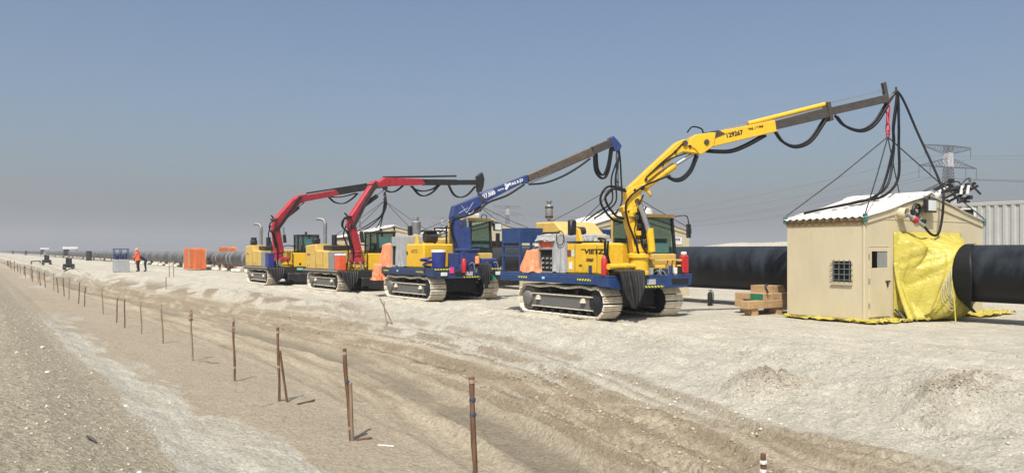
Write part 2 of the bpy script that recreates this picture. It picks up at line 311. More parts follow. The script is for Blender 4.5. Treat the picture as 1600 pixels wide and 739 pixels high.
def ground_h(x,y,detail=True):
    x=np.asarray(x,float);y=np.asarray(y,float); t=toe(y); w=np.interp(y,[0,13,24,40,75],[3.6,3.2,2.2,1.8,1.3])
    left=np.interp(x,[-400,-6,-.6,.7,1.6,2.4,3.4,4.6,6],[.1,.25,.2,-.12,-.5,-.72,-.78,-.80,-.86])
    u=np.clip((x-(t-1.6))/(w+1.6),0,1); z=left+( -.0-left)*(.3*u*u*(3-2*u)+.7*u)*(x>4)
    z=np.where(x>t+w,0,z)
    far=sst(45,75,y); z=z+far*.2*sst(t,t+w,x)*(1-sst(13,17,x)) - far*.22*sst(15,18,x)*(1-sst(40,60,x))
    z=z+ .9*(1-np.abs(np.clip((x-66)/9,-1,1)))**.8*2.9*(1-sst(55,78,y))          # spoil bank far behind the pipe
    und=(fbm(x*.5,y*.28,1,3)-.5)*.12+(fbm(x*1.7,y*1.1,9,3)-.5)*.05
    flat=1-.75*sst(t+w,t+w+.6,x)*(1-sst(30,40,x)); z=z+und*flat
    z=z+ .5*np.exp(-((x-(t+.2))/.5)**2)*sst(24,28,y)*(1-sst(40,46,y))*(fbm(x*.8,y*.5,33,3))*.9      # ridge of turned-up brown soil
    if detail:
        z=z+.035*np.abs(fbm(x*3.5+y*1.2,y*.6,87,4)-.5)*2*sst(1.9,2.1,x)*(1-sst(2.9,3.3,x))
        for ys,xs,wd,dp,tr in RUTS:
            c=np.interp(y,ys,xs)+.12*(fbm(y*.6,y*0+wd*50,77,2)-.5); q=(x-c)/wd
            m=np.exp(-q**4); z=z-dp*m*(.75+.4*vnoise(y*.25,x*0+wd*9,4)); z=z+dp*.75*np.exp(-((np.abs(q)-1.3)/.28)**2)*(.45+.9*fbm(x*3,y*.8,21,3))
            if tr: z=z+m*.04*np.sign(np.sin(y*2*math.pi/.23+q*.8))*(vnoise(y*.7,x*2,8)>.35)
        rd=sst(4.6,5.4,x)*(1-sst(t+.2,t+1,x))
        z=z+(fbm(x*6,y*5,41,3)-.5)*(.028*rd+.02); sl=sst(t-.2,t+.6,x)*(1-sst(t+w,t+w+1.2,x)); z=z+(fbm(x*2.2,y*2.0,46,5)-.5)*.17*sl; z=z+.045*(fbm((x-np.interp(y,RUTS[1][0],RUTS[1][1]))*4,y*.35,48,3)-.5)*rd*2
        z=z+(fbm(x*9,y*9,43,2)-.5)*.03*(1-sst(1.6,2.3,x)); z=z-.05*np.abs(fbm(x*5,y*4.2,47,4)-.5)*2*(rd*.30+sl)
        for cx,cy,rx,ry,h in ((10.55,8.4,.7,.55,.30),(11.4,5.75,.8,.6,.24),(11.9,7.0,.7,.8,.08),(12.2,4.6,.7,.6,.09)):
            d=((x-cx)/rx)**2+((y-cy)/ry)**2; z=z+h*np.exp(-d)*(.35+1.3*fbm(x*5,y*5,55,3))
    return z
def gz(x,y): return float(ground_h(np.array([x]),np.array([y]))[0])

def ground_material():
    m=bpy.data.materials.new('desert_soil'); m.use_nodes=True; n=m.node_tree; L=n.links.new; b=n.nodes['Principled BSDF']
    tc=n.nodes.new('ShaderNodeTexCoord'); b.inputs['Roughness'].default_value=.95; b.inputs['Specular IOR Level'].default_value=.15
    def noise(sc,det,st=(1,1,1),dis=0):
        mp=n.nodes.new('ShaderNodeMapping'); mp.inputs['Scale'].default_value=st; L(tc.outputs['Object'],mp.inputs[0])
        q=n.nodes.new('ShaderNodeTexNoise'); q.inputs['Scale'].default_value=sc; q.inputs['Detail'].default_value=det; q.inputs['Roughness'].default_value=.65; q.inputs['Distortion'].default_value=dis
        L(mp.outputs[0],q.inputs[0]); return q.outputs[0]
    def rng(s,a,b_,c,d):
        q=n.nodes.new('ShaderNodeMapRange'); L(s,q.inputs[0])
        for i,v in enumerate((a,b_,c,d)): q.inputs[1+i].default_value=v
        return q.outputs[0]
    def mix(f,a,c,mode='MIX'):
        q=n.nodes.new('ShaderNodeMix'); q.data_type='RGBA'; q.blend_type=mode
        if isinstance(f,(int,float)): q.inputs[0].default_value=f
        else: L(f,q.inputs[0])
        for nm,v in (('A',a),('B',c)):
            if isinstance(v,tuple): q.inputs[nm].default_value=(*v,1)
            else: L(v,q.inputs[nm])
        return q.outputs['Result']
    za=n.nodes.new('ShaderNodeAttribute'); za.attribute_name='zone_a'; s1=n.nodes.new('ShaderNodeSeparateColor'); L(za.outputs['Color'],s1.inputs[0])
    zb=n.nodes.new('ShaderNodeAttribute'); zb.attribute_name='zone_b'; s2=n.nodes.new('ShaderNodeSeparateColor'); L(zb.outputs['Color'],s2.inputs[0])
    plat,silt,grav=s1.outputs; road,dark_band,brown=s2.outputs
    fine=noise(14,8); mid=noise(2.2,7); big=noise(.35,5); streak=noise(1.6,7,(3,.25,1))
    al=n.nodes.new('ShaderNodeAttribute'); al.attribute_name='across'; sx=n.nodes.new('ShaderNodeSeparateXYZ'); L(tc.outputs['Object'],sx.inputs[0])
    cv=n.nodes.new('ShaderNodeCombineXYZ'); L(al.outputs['Fac'],cv.inputs[0]); sy=n.nodes.new('ShaderNodeMath'); sy.operation='MULTIPLY'; sy.inputs[1].default_value=.07; L(sx.outputs[1],sy.inputs[0]); L(sy.outputs[0],cv.inputs[1])
    def rnoise(sc,det,dis=0):
        q=n.nodes.new('ShaderNodeTexNoise'); q.inputs['Scale'].default_value=sc; q.inputs['Detail'].default_value=det; q.inputs['Roughness'].default_value=.6; q.inputs['Distortion'].default_value=dis; L(cv.outputs[0],q.inputs[0]); return q.outputs[0]
    rstreak=rnoise(2.3,7,.3); rfine=rnoise(5.5,5,.4)
    sand=mix(mid,(.335,.290,.232),(.405,.355,.290))
    rd=mix(rng(rstreak,.38,.60,0,1),(.285,.238,.178),(.435,.380,.308)); rd=mix(rng(rfine,.46,.58,0,.5),rd,(.45,.405,.335)); rd=mix(rng(noise(9,8),.52,.66,0,.55),rd,(.275,.228,.168))
    c=mix(road,sand,rd)
    pl=mix(rng(mid,.35,.65,0,1),(.53,.50,.43),(.67,.635,.555)); pl=mix(rng(big,.42,.62,0,.7),pl,(.50,.475,.42)); pl=mix(rng(noise(.8,9,(1.5,.5,1),.8),.54,.64,0,.6),pl,(.43,.40,.335)); pl=mix(rng(noise(7,8),.55,.68,0,.5),pl,(.41,.38,.32))
    pl=mix(1.0,pl,(.91,.915,.94),'MULTIPLY'); c=mix(plat,c,pl); slg=mix(rng(mid,.35,.65,0,1),(.405,.392,.355),(.50,.487,.45)); slg=mix(rng(noise(3.1,9,(1,1,1),1.0),.52,.62,0,.55),slg,(.345,.325,.285)); slg=mix(rng(noise(1.3,9,(.5,2.2,1),.6),.54,.62,0,.5),slg,(.56,.54,.49)); c=mix(za.outputs['Alpha'],c,slg)
    gv=mix(rng(fine,.35,.65,0,1),(.31,.275,.22),(.46,.42,.345)); c=mix(grav,c,gv)
    st=mix(rng(noise(2.0,9,(4.5,.55,1),.9),.36,.62,0,1),(.405,.392,.355),(.535,.522,.485)); st=mix(rng(noise(3.2,6,(5,.4,1),.5),.60,.66,0,.6),st,(.27,.255,.225)); c=mix(silt,c,st)
    c=mix(brown,c,(.255,.212,.162)); c=mix(dark_band,c,(.225,.197,.160))
    c=mix(1.0,c,mix(rng(fine,.25,.75,0,1),(.74,.74,.74),(1.18,1.18,1.18)),'MULTIPLY')
    vo=n.nodes.new('ShaderNodeTexVoronoi'); vo.inputs['Scale'].default_value=42; L(tc.outputs['Object'],vo.inputs['Vector']); sv=n.nodes.new('ShaderNodeSeparateColor'); L(vo.outputs['Color'],sv.inputs[0])
    c=mix(1.0,c,mix(sv.outputs[0],(.86,.86,.86),(1.12,1.12,1.12)),'MULTIPLY')
    sp=noise(55,2); c=mix(rng(sp,.70,.75,0,.45),c,(.66,.62,.55)); sp2=noise(38,2,(1.1,1,1)); c=mix(rng(sp2,.70,.75,0,.5),c,(.17,.13,.09))
    c=mix(1.0,c,(1.0,.972,.87),'MULTIPLY'); L(c,b.inputs['Base Color'])
    v2=n.nodes.new('ShaderNodeTexVoronoi'); v2.inputs['Scale'].default_value=17; v2.inputs['Randomness'].default_value=1; L(tc.outputs['Object'],v2.inputs['Vector'])
    hv=n.nodes.new('ShaderNodeMath'); hv.operation='MULTIPLY_ADD'; hv.inputs[1].default_value=-.45; L(v2.outputs['Distance'],hv.inputs[0]); L(noise(26,9),hv.inputs[2])
    h=n.nodes.new('ShaderNodeMath'); h.operation='MULTIPLY_ADD'; L(hv.outputs[0],h.inputs[0]); h.inputs[1].default_value=.5; L(noise(6,8),h.inputs[2])
    bp=n.nodes.new('ShaderNodeBump'); bp.inputs['Strength'].default_value=1.0; bp.inputs['Distance'].default_value=.07; L(h.outputs[0],bp.inputs['Height']); L(bp.outputs[0],b.inputs['Normal'])
    return m
def build_ground():
    def grow(a,st,g,end):
        o=[a]
        while abs(o[-1])<end: o.append(o[-1]+st); st*=g
        return o
    xs=sorted(set(np.round(np.concatenate([np.arange(-1.6,13.2,.06),grow(13.2,.07,1.03,3200),grow(-1.7,-.12,1.10,3200)]),4)))
    ys=sorted(set(np.round(np.concatenate([np.arange(2.2,7,.045),grow(7,.05,1.0068,3200),grow(2.1,-.12,1.12,3200)]),4)))
    X,Y=np.meshgrid(xs,ys); X=X.ravel();Y=Y.ravel(); Z=ground_h(X,Y); nx,ny=len(xs),len(ys)
    me=bpy.data.meshes.new('ground'); me.vertices.add(len(X)); me.vertices.foreach_set('co',np.column_stack([X,Y,Z]).ravel())
    i=np.arange(nx*ny).reshape(ny,nx); q=np.stack([i[:-1,:-1],i[:-1,1:],i[1:,1:],i[1:,:-1]],-1).reshape(-1,4); nf=len(q)
    me.loops.add(nf*4); me.loops.foreach_set('vertex_index',q.ravel()); me.polygons.add(nf); me.polygons.foreach_set('loop_start',np.arange(nf)*4)
    me.polygons.foreach_set('use_smooth',np.ones(nf,bool)); me.update(); me.validate()
    t=toe(Y); n1=fbm(X*.9,Y*.5,3); n2=fbm(X*2.5,Y*.6,13); n3=fbm(X*.8,Y*.22,23)
    plat=sst(t-.9,t+.1,X+1.2*(n1-.5)); plat=np.maximum(plat,sst(200,400,Y)*.6)
    road=sst(4.9,6.2,X+.9*(n1-.5))
    grav=1-sst(1.7,2.25,X+.9*(n2-.5))
    n4=fbm(X*3.5+Y*1.2,Y*.5-X*.6,83,5); silt=sst(1.85,1.98,X+.9*(n2-.5))*(1-sst(2.85,3.0,X+2.0*(n3-.5)+1.1*(n4-.5)))*sst(.40,.46,fbm(X*.7,Y*.25,51)+.1+.12*(n4-.5))*(1-sst(26,42,Y))
    silt=silt*(.65+.35*sst(.42,.52,fbm(X*4.2+Y*1.5,Y*.9,71,4)))
    silt=np.maximum(silt,.55*sst(.62,.72,n3)*sst(2.6,3,X)*(1-sst(4,5,X)))
    dark_band=np.zeros_like(X); brown=np.zeros_like(X)
    for k,(yy,xx,wd,dp,tr) in enumerate(RUTS):
        c=np.interp(Y,yy,xx); qv=np.abs(X-c)/wd
        if k==2: dark_band=np.maximum(dark_band,.85*np.exp(-(qv/1.05)**4)*sst(.28,.5,fbm(X*.6,Y*.2,61)))  # darker smooth band along the third rut
        if k in (4,5,6,7): brown=np.maximum(brown,.6*np.exp(-((qv-.9)/.6)**4)*sst(.36,.50,fbm(X*3.0,Y*.5,69,4)+.05))
        if k<2: brown=np.maximum(brown,.85*np.exp(-((qv-.8)/.6)**4)*sst(.42,.52,fbm(X*3.6,Y*1.3,63,5)+.04))
    br=np.exp(-((X-(t+.1))/.8)**2)*sst(22,28,Y)*(1-sst(60,80,Y)); brown=np.maximum(brown,.95*br*sst(.44,.54,fbm(X*1.2,Y*.5,65,5)))
    for cx,cy,rx,ry in ((10.55,8.35,.6,.45),(11.4,5.75,.7,.5)):
        brown=np.maximum(brown,.5*np.exp(-((X-cx)/rx)**2-((Y-cy)/ry)**2)*sst(.4,.6,fbm(X*4,Y*4,67)))
    wv=np.interp(Y,[0,13,24,40,75],[3.6,3.2,2.2,1.8,1.3]); slope=.85*sst(t-.9,t+.2,X+1.0*(n1-.5))*(1-sst(t+wv*.6,t+wv*1.05,X+1.2*(n1-.5)))
    for nm,cs,al in (('zone_a',(plat,silt,grav),slope),('zone_b',(road,dark_band,brown),slope*0+1)):
        at=me.color_attributes.new(nm,'FLOAT_COLOR','POINT'); at.data.foreach_set('color',np.column_stack([*cs,al]).astype(np.float32).ravel())
    ac=me.attributes.new('across','FLOAT','POINT'); ac.data.foreach_set('value',(X-np.interp(Y,RUTS[1][0],RUTS[1][1])).astype(np.float32))
    me.materials.append(ground_material()); o=bpy.data.objects.new('ground',me); col.objects.link(o); o['kind']='structure'
build_ground()

def rock_mesh(seed,sub=1):
    bm=bmesh.new(); bmesh.ops.create_icosphere(bm,subdivisions=sub,radius=1); r=random.Random(seed)
    for v in bm.verts: v.co*=r.uniform(.7,1.2)
    bm.verts.index_update(); v=np.array([p.co for p in bm.verts]); f=np.array([[q.index for q in p.verts] for p in bm.faces]); bm.free(); return v,f
def scatter(name,pts,sizes,m,flat=.7):
    tv=[rock_mesh(i) for i in range(5)]; V=[];F=[];o=0; zs=ground_h(np.array([p[0] for p in pts]),np.array([p[1] for p in pts]))
    for k,((x,y),s,z) in enumerate(zip(pts,sizes,zs)):
        v,f=tv[k%5]; a=random.uniform(0,6.28); c,sn=math.cos(a),math.sin(a); w=v*np.array([s,s*random.uniform(.6,1),s*flat])
        w=np.column_stack([w[:,0]*c-w[:,1]*sn,w[:,0]*sn+w[:,1]*c,w[:,2]])+np.array([x,y,z+s*.12]); V.append(w);F.append(f+o);o+=len(v)
    V=np.concatenate(V);F=np.concatenate(F); me=bpy.data.meshes.new(name); me.vertices.add(len(V)); me.vertices.foreach_set('co',V.ravel())
    me.loops.add(len(F)*3); me.loops.foreach_set('vertex_index',F.ravel()); me.polygons.add(len(F)); me.polygons.foreach_set('loop_start',np.arange(len(F))*3); me.update(); me.validate()
    me.materials.append(m); ob=bpy.data.objects.new(name,me); col.objects.link(ob); ob['kind']='stuff'; return ob
CR={
1:dict(base=(14.1, 15.4),over=(20.85, 12.5),
  column=[(-0.03, 1.7), (0.47, 1.7), (0.48, 1.87), (0.34, 2.56), (0.27, 2.54), (0.05, 2.92), (-0.26, 2.79), (-0.2, 2.53), (-0.08, 2.07)],
  link=[(-0.3, 2.76), (-0.33, 2.89), (-0.19, 2.97), (-0.22, 3.25), (-0.03, 3.41), (0.27, 3.49), (0.36, 3.41), (0.18, 3.28), (0.16, 3.18), (0.22, 2.97), (-0.03, 2.89)],
  main_boom=[(-0.2, 3.28), (-0.14, 3.41), (0.67, 4.14), (1.17, 4.59), (1.36, 4.67), (1.55, 4.55), (1.72, 4.43), (1.77, 4.3), (1.33, 4.34), (1.19, 4.28), (0.73, 3.86), (0.37, 3.57), (0.27, 3.41), (0.18, 3.31), (-0.03, 3.23)],
  lift_rod=[(0.13, 2.9), (0.32, 2.38)],
  fold_cyl=[(0.32, 3.42), (1.14, 3.99)],
  fold_rod=[(1.14, 3.99), (1.72, 4.35)],
  lever=[(0.32, 3.39), (0.48, 3.31), (0.5, 3.17)],
  elbow=[(1.44, 4.5), (1.5, 4.68), (1.66, 4.79), (2.05, 4.85), (2.22, 4.86), (2.16, 4.51), (1.89, 4.32), (1.77, 4.27), (1.64, 4.41)],
  jib=[(1.59, 4.7), (1.98, 4.83), (3.92, 5.24), (3.97, 4.94), (1.9, 4.43), (1.82, 4.31), (1.65, 4.44), (1.46, 4.49)],
  top_cyl=[(3.2, 5.14), (5.45, 5.73)],
  top_rod=[(2.07, 4.87), (3.2, 5.14)],
  top_rod2=[(5.51, 5.76), (7.2, 6.17)],
  ext1=[(3.92, 5.22), (5.49, 5.65), (5.52, 5.37), (3.98, 5.0)],
  ext2=[(5.6, 5.65), (7.29, 6.06), (7.35, 5.85), (5.63, 5.44)],
  collar=[(5.43, 5.77), (5.54, 5.79), (5.64, 5.29), (5.54, 5.27)],
  tip=[(7.17, 6.37), (7.26, 6.41), (7.38, 5.82), (7.28, 5.8)],
  loopA=[(3.98, 4.96), (4.21, 4.69), (4.59, 4.57), (5.03, 4.76), (5.46, 5.34)],
  loopB=[(5.77, 5.43), (6.04, 5.17), (6.53, 5.05), (6.95, 5.27), (7.31, 5.78)],
  loopC=[(1.9, 4.41), (2.27, 4.39), (2.72, 4.41), (3.17, 4.58), (3.69, 4.86)],
  loopD=[(1.76, 4.28), (1.59, 3.89), (1.37, 3.67), (1.15, 3.62), (0.93, 3.71)],
  tipbow=[(7.31, 5.75), (7.41, 5.95), (7.64, 6.11)],
  hook=[(7.36, 5.81), (7.36, 5.56), (7.32, 5.31), (7.32, 4.93)],
),
2:dict(base=(14.24, 24.7),over=(20.85, 23.7),
  column=[(-0.05, 1.37), (0.36, 1.37), (0.36, 1.83), (0.5, 1.89), (0.23, 2.85), (-0.25, 2.94), (-0.1, 1.92)],
  lift_rod=[(0.31, 2.79), (0.4, 1.96)],
  link=[(-0.26, 2.96), (-0.16, 3.35), (0.78, 3.73), (1.15, 3.64), (1.09, 3.52), (0.45, 3.17), (0.3, 2.99), (-0.06, 2.91)],
  jib=[(0.85, 3.82), (2.72, 4.57), (2.8, 4.26), (2.5, 4.24), (1.15, 3.57), (0.88, 3.53)],
  ext1=[(2.76, 4.56), (5.47, 5.73), (5.64, 5.43), (2.85, 4.32)],
  ext2=[(5.53, 5.76), (6.38, 6.12), (6.52, 5.84), (5.64, 5.47)],
  tip=[(6.32, 6.13), (6.49, 6.23), (6.7, 6.05), (6.86, 5.87), (6.77, 5.67), (6.56, 5.66), (6.44, 5.84)],
  loopA=[(-0.17, 2.91), (0.66, 3.18), (1.15, 3.55), (1.9, 3.83), (2.59, 4.25)],
  loopB=[(2.79, 4.26), (3.44, 4.34), (4.17, 4.6), (4.84, 4.96), (5.4, 5.34)],
  loopC=[(5.67, 5.54), (5.74, 4.85), (6.06, 4.57), (6.31, 4.87), (6.49, 5.79)],
  loopD=[(5.78, 5.54), (5.85, 4.91), (6.1, 4.71), (6.31, 5.11), (6.44, 5.79)],
  hook=[(6.75, 5.68), (6.75, 5.07), (6.78, 4.77), (6.78, 4.4)],
),
3:dict(base=(13.75, 32.6),over=(20.85, 33.9),
  column=[(-0.14, 1.67), (0.23, 1.7), (-0.11, 2.88), (-0.38, 2.91)],
  main_boom=[(-0.42, 2.75), (-0.4, 3.19), (-0.22, 3.43), (0.77, 4.74), (0.96, 4.86), (1.15, 4.68), (0.86, 4.39), (0.01, 3.12), (-0.11, 2.76)],
  lift_rod=[(0.06, 3.08), (0.2, 2.13)],
  fold_cyl=[(0.15, 3.6), (1.05, 4.19)],
  elbow=[(0.67, 4.69), (0.91, 4.88), (1.08, 4.8), (1.43, 5.03), (1.71, 4.99), (1.64, 4.69), (1.22, 4.58), (1.05, 4.63)],
  jib=[(1.15, 4.84), (1.43, 5.03), (3.51, 5.1), (3.71, 4.84), (1.5, 4.64), (1.15, 4.66)],
  ext1=[(3.54, 5.09), (5.68, 5.2), (5.72, 4.94), (3.7, 4.82)],
  ext2=[(5.74, 5.19), (7.11, 5.28), (7.11, 5.03), (5.74, 4.95)],
  top_rod=[(1.43, 5.05), (5.68, 5.38)],
  tip=[(7.0, 5.44), (7.33, 5.66), (7.46, 5.34), (7.41, 5.02), (7.28, 4.69), (7.07, 4.68)],
  loopA=[(2.98, 4.74), (3.24, 4.59), (3.7, 4.55), (4.24, 4.68), (4.59, 4.89)],
  loopB=[(3.02, 4.74), (3.39, 4.4), (3.77, 4.33), (4.24, 4.53), (4.64, 4.89)],
  loopC=[(5.19, 4.95), (5.51, 4.5), (5.92, 4.36), (6.43, 4.52), (6.94, 4.96)],
  loopD=[(1.5, 4.48), (1.85, 4.41), (2.21, 4.52), (2.68, 4.87)],
  loopE=[(-0.58, 3.45), (-0.31, 3.35), (-0.76, 2.98), (-0.58, 2.79), (-0.22, 2.8)],
  hook=[(7.15, 4.71), (7.13, 4.48), (7.02, 4.09), (6.98, 3.83)],
),
4:dict(base=(13.2, 41.2),over=(20.85, 44.8),
  column=[(-0.35, 1.64), (0.12, 1.68), (-0.2, 3.03), (-0.51, 3.06)],
  main_boom=[(-0.53, 2.82), (-0.45, 3.38), (0.75, 4.45), (1.13, 4.64), (1.36, 4.36), (-0.06, 3.07), (-0.24, 2.83)],
  lift_rod=[(0.01, 3.0), (0.12, 2.19)],
  fold_cyl=[(0.42, 3.58), (1.19, 4.06)],
  elbow=[(0.81, 4.47), (1.13, 4.68), (1.72, 4.81), (1.85, 4.47), (1.33, 4.3)],
  jib=[(1.46, 4.7), (4.01, 5.18), (4.26, 4.91), (1.59, 4.39)],
  ext1=[(4.06, 5.21), (6.93, 5.72), (6.93, 5.39), (4.26, 4.91)],
  ext2=[(6.93, 5.7), (8.34, 5.91), (8.34, 5.6), (6.93, 5.42)],
  top_rod=[(1.85, 4.87), (6.69, 5.72)],
  tip=[(8.17, 5.94), (8.43, 5.99), (8.51, 5.5), (8.26, 5.46)],
  loopA=[(3.02, 4.94), (3.8, 4.78), (4.68, 4.85), (5.74, 5.1)],
  loopB=[(3.51, 4.77), (4.01, 4.49), (4.75, 4.47), (5.43, 4.77), (5.9, 5.11)],
  hook=[(8.38, 5.49), (8.38, 5.38), (8.38, 5.27), (8.43, 5.16)],
),
}
# ------------------------------------------------------------------ loose stones and clods
GRAVM=mat('gravel_stone',(.48,.43,.34),.9,var=.4,scale=.8); CLODM=mat('soil_clod',(.38,.31,.23),.95,var=.35,scale=.8); PALEC=mat('pale_clod',(.47,.445,.37),.95,var=.3,scale=.8)
P=[];S=[]
for i in range(8500):
    y=4.2*math.exp(random.random()*2.1); x=random.uniform(-1.4,2.15)+random.gauss(0,.12); P.append((x,y)); S.append(min(.022,.0038*random.paretovariate(2.6))*(1+y*.02))
tag(scatter('gravel',P,S,GRAVM),'fine tan gravel littering the bank above the pale dried silt','gravel')
P=[];S=[]
for ys,xs,wd,dp,tr in RUTS[:2]:
    for i in range(2000):
        y=3.5+random.random()**1.5*28; sgn=random.choice((-1,1)); x=float(np.interp(y,ys,xs))+sgn*wd*random.gauss(1.3,.35); P.append((x,y)); S.append(min(.04,.006*random.paretovariate(2.0))*(1+y*.012))
for i in range(700):
    y=random.uniform(24,46); P.append((float(toe(np.array([y]))[0])+random.gauss(.2,.5),y)); S.append(random.uniform(.012,.04))
for cx,cy,rx,ry,nn in ((10.55,8.3,.34,.28,1300),(11.4,5.75,.42,.32,1500)):
    for i in range(nn): P.append((random.gauss(cx,rx),random.gauss(cy,ry))); S.append(random.uniform(.004,.014)*random.choice((1,1,1,1.8)))
tag(scatter('soil_clods',P,S,CLODM),'brown soil clods thrown up beside the wheel ruts','soil clods')
P=[];S=[]
RY=3+np.random.random(11000)**1.4*26; RX=toe(RY)-.6+np.abs(np.random.normal(.0,2.0,11000)); keep=fbm(RX*1.1,RY*.9,99,3)>.47
P=list(zip(RX[keep].tolist(),RY[keep].tolist())); S=(np.minimum(.03,.005*np.random.pareto(2.2,len(P))+.006)*(1+RY[keep]*.012)).tolist()
tag(scatter('pale_rubble',P,S,PALEC),'pale crumbs of marl on the slope up to the working strip','rubble')
STW=mat('white_stone',(.66,.62,.54),.85,var=.15,scale=6)
stone_me=[]
for k in range(3):
    v,f=rock_mesh(40+k,2); me=bpy.data.meshes.new('stone'); me.from_pydata([tuple(q) for q in v],[],[tuple(q) for q in f]); me.materials.append(STW); stone_me.append(me)
for k,(x,y,s) in enumerate([(1.95,13.6,.035),(1.35,8.6,.03),(1.0,15.2,.04),(.75,11.5,.03),(1.9,17.5,.03),(1.25,20.5,.05),(.65,17.5,.035),(2.7,14.2,.022),(9.9,11.7,.04)]):
    o=bpy.data.objects.new('stone',stone_me[k%3]); col.objects.link(o); o.location=(x,y,gz(x,y)+s*.3); o.scale=(s,s*.8,s*.65); o.rotation_euler=(0,0,k*1.3)
    tag(o,'small whitish stone lying loose on the bare ground','stone','white stones scattered on the ground')
bl=MB(); bl.tube([(1.02,9.87,gz(1,9.9)+.02),(1.06,9.82,gz(1.06,9.82)+.03),(1.11,9.78,gz(1.14,9.76)+.025)],[.008,.018,.009],7)
single('scrap_lump',bl,BLACK,(1.06,9.8,gz(1.06,9.8)),'short dark lump of scrap lying on the gravel bank','scrap')

# ------------------------------------------------------------------ pipeline
PX=20.8; PR=.71
def pz(y): return 1.21-.22*float(sst(40,75,np.array(float(y))))
pl=empty('pipeline',(PX,12.5,0),'long large-diameter steel pipeline running past all the welding huts, black then dusty grey','pipeline')
def barrel(y0,y1,r,n=2,seg=56): return MB().tube([(PX,y0+(y1-y0)*k/n,pz(y0+(y1-y0)*k/n)) for k in range(n+1)],r,seg,True)
welds=[1.3,12.5,23.7,34.1,44.9]+[44.9+11*k for k in range(1,33)]
part('pipe_joint',barrel(-22,1.3-.12,PR),PIPEB,pl)
for a,b in zip(welds,welds[1:]):
    part('pipe_joint',barrel(a+.12,b-.12,PR,4),PIPEB if a<50 else PIPEG,pl)
part('pipe_joint',barrel(welds[-1]+.12,1500,PR,6,24),PIPEG,pl)
for k,w in enumerate(welds):
    part('weld_sleeve',barrel(w-.2,w+.2,PR+.012 if w>50 else PR-.012,1,40),RING if w>50 else STEELG,pl)
    if w>50 and w<330:
        for d in (1.1,5.2,6.6): part('coating_band',barrel(w+d,w+d+.45,PR+.006,1,32),RING,pl)

def sandbag(c,sx,sy,sz,label,group=None):
    mb=MB()
    def fn(u,v):
        a=2*math.pi*u; p=math.pi*(v-.5); e=.55; cs=lambda t:math.copysign(abs(math.cos(t))**e,math.cos(t)); sn=lambda t:math.copysign(abs(math.sin(t))**e,math.sin(t))
        return (c[0]+sx/2*cs(p)*cs(a),c[1]+sy/2*cs(p)*sn(a),c[2]+sz/2*(1+sn(p)))
    mb.grid(fn,16,9,True,True); return single('sandbag',mb,BAG,c,label,'sandbag',group)
def crib(y,mt,label,group,big=False):
    z0=gz(PX,y)-.02; top=pz(y)-PR; r=empty('timber_crib',(PX,y,z0),label,'pipe support',group); h=(top-z0)
    n=2 if not big else 2
    for k,dy in enumerate((-.32,.32)): part('timber',MB().cbox(PX-.55,PX+.55,y+dy-.1,y+dy+.1,z0,z0+h*.42,.012),mt,r)
    for k,dx in enumerate((-.42,.42)): part('timber',MB().cbox(PX+dx-.1,PX+dx+.1,y-.5,y+.5,z0+h*.42+.002,z0+h*.84,.012),mt,r)
    for k,dx in enumerate((-.36,.36)):
        mb=MB().prism([(-.14,0),(.14,0),(.14,h*.25),(-.14,h*.5)] if dx<0 else [(-.14,0),(.14,0),(.14,h*.5),(-.14,h*.25)],.5,((PX+dx,y,z0+h*.842),(1,0,0),(0,0,1),(0,1,0)))
        part('wedge',mb,mt,r)
for i,y in enumerate((36.5,48,57,66,74,81.6,85.6,95,105,114,124.6,135,147,160,175,192,212,236,262,290)):
    crib(y,WOODP,'low crib of dusty timber baulks under the grey pipe','pipe cribs under the grey pipe')
    if 50<y<150:
        for d in (-1.6,1.4,2.6): sandbag((PX-.62+random.uniform(-.1,.1),y+d,gz(PX-.6,y+d)-.01),.5,.75,.32,'white filled sandbag set down along the grey pipe','sandbags along the grey pipe')
# the big crib beside the near hut
yc=14.5; xs0=17.45; z0=gz(18.3,yc)-.02
rc=empty('timber_crib',(18.3,yc,z0),'stack of fresh timber beams with green-ended chock beside the near hut','pipe support')
for dx in (.12,1.15):
    for dy in (0,.75): part('block',MB().cbox(xs0+dx+dy*.95,xs0+dx+dy*.95+.26,yc+dy-.08,yc+dy+.20,z0,z0+.20,.012),WOOD,rc)
for dy in (-.12,.66): part('beam',MB().cbox(xs0-.08+max(0,dy)*1.05,xs0+2.3+max(0,dy),yc+dy,yc+dy+.30,z0+.202,z0+.42,.012),WOOD,rc)
for dx in (.62,.98,1.34,1.7): part('timber',MB().cbox(xs0+dx,xs0+dx+.33,yc-.05,yc+.95,z0+.422,z0+.60,.012),WOOD,rc)
part('chock',MB().prism([(0,0),(.62,0),(.5,.20),(0,.20)],.75,((xs0+1.15,yc+.45,z0+.602),(1,0,0),(0,0,1),(0,1,0))),WOOD,rc)
part('end_grain',MB().box(xs0+.61,xs0+.619,yc-.04,yc+.4,z0+.426,z0+.596),GREENP,rc,label='green painted end of the chock')
mb=MB().tube(spline([(xs0+.75,yc-.1,z0+.62),(xs0+.7,yc-.05,z0+.8),(xs0+.85,yc,z0+.85)],5),.03,6); part('rope_end',mb,BLACK,rc)
# small black cylinder under the pipe
zc=gz(19.8,17.9); ex=empty('fire_extinguisher',(19.75,17.9,zc),'black fire extinguisher standing on the sand under the pipe','extinguisher')
part('cylinder',MB().lathe((19.75,17.9,zc),(0,0,1),[(.08,0),(.085,.01),(.085,.36),(.07,.42),(.03,.45)]),BLACK,ex)
part('valve',MB().cyl((19.75,17.9,zc+.45),(19.75,17.9,zc+.51),.022,8).box(19.68,19.84,17.885,17.915,zc+.50,zc+.52),STEELG,ex)
part('hose',MB().tube(spline([(19.75,17.88,zc+.49),(19.86,17.86,zc+.4),(19.86,17.86,zc+.12)],5),.012,6),RUB,ex)

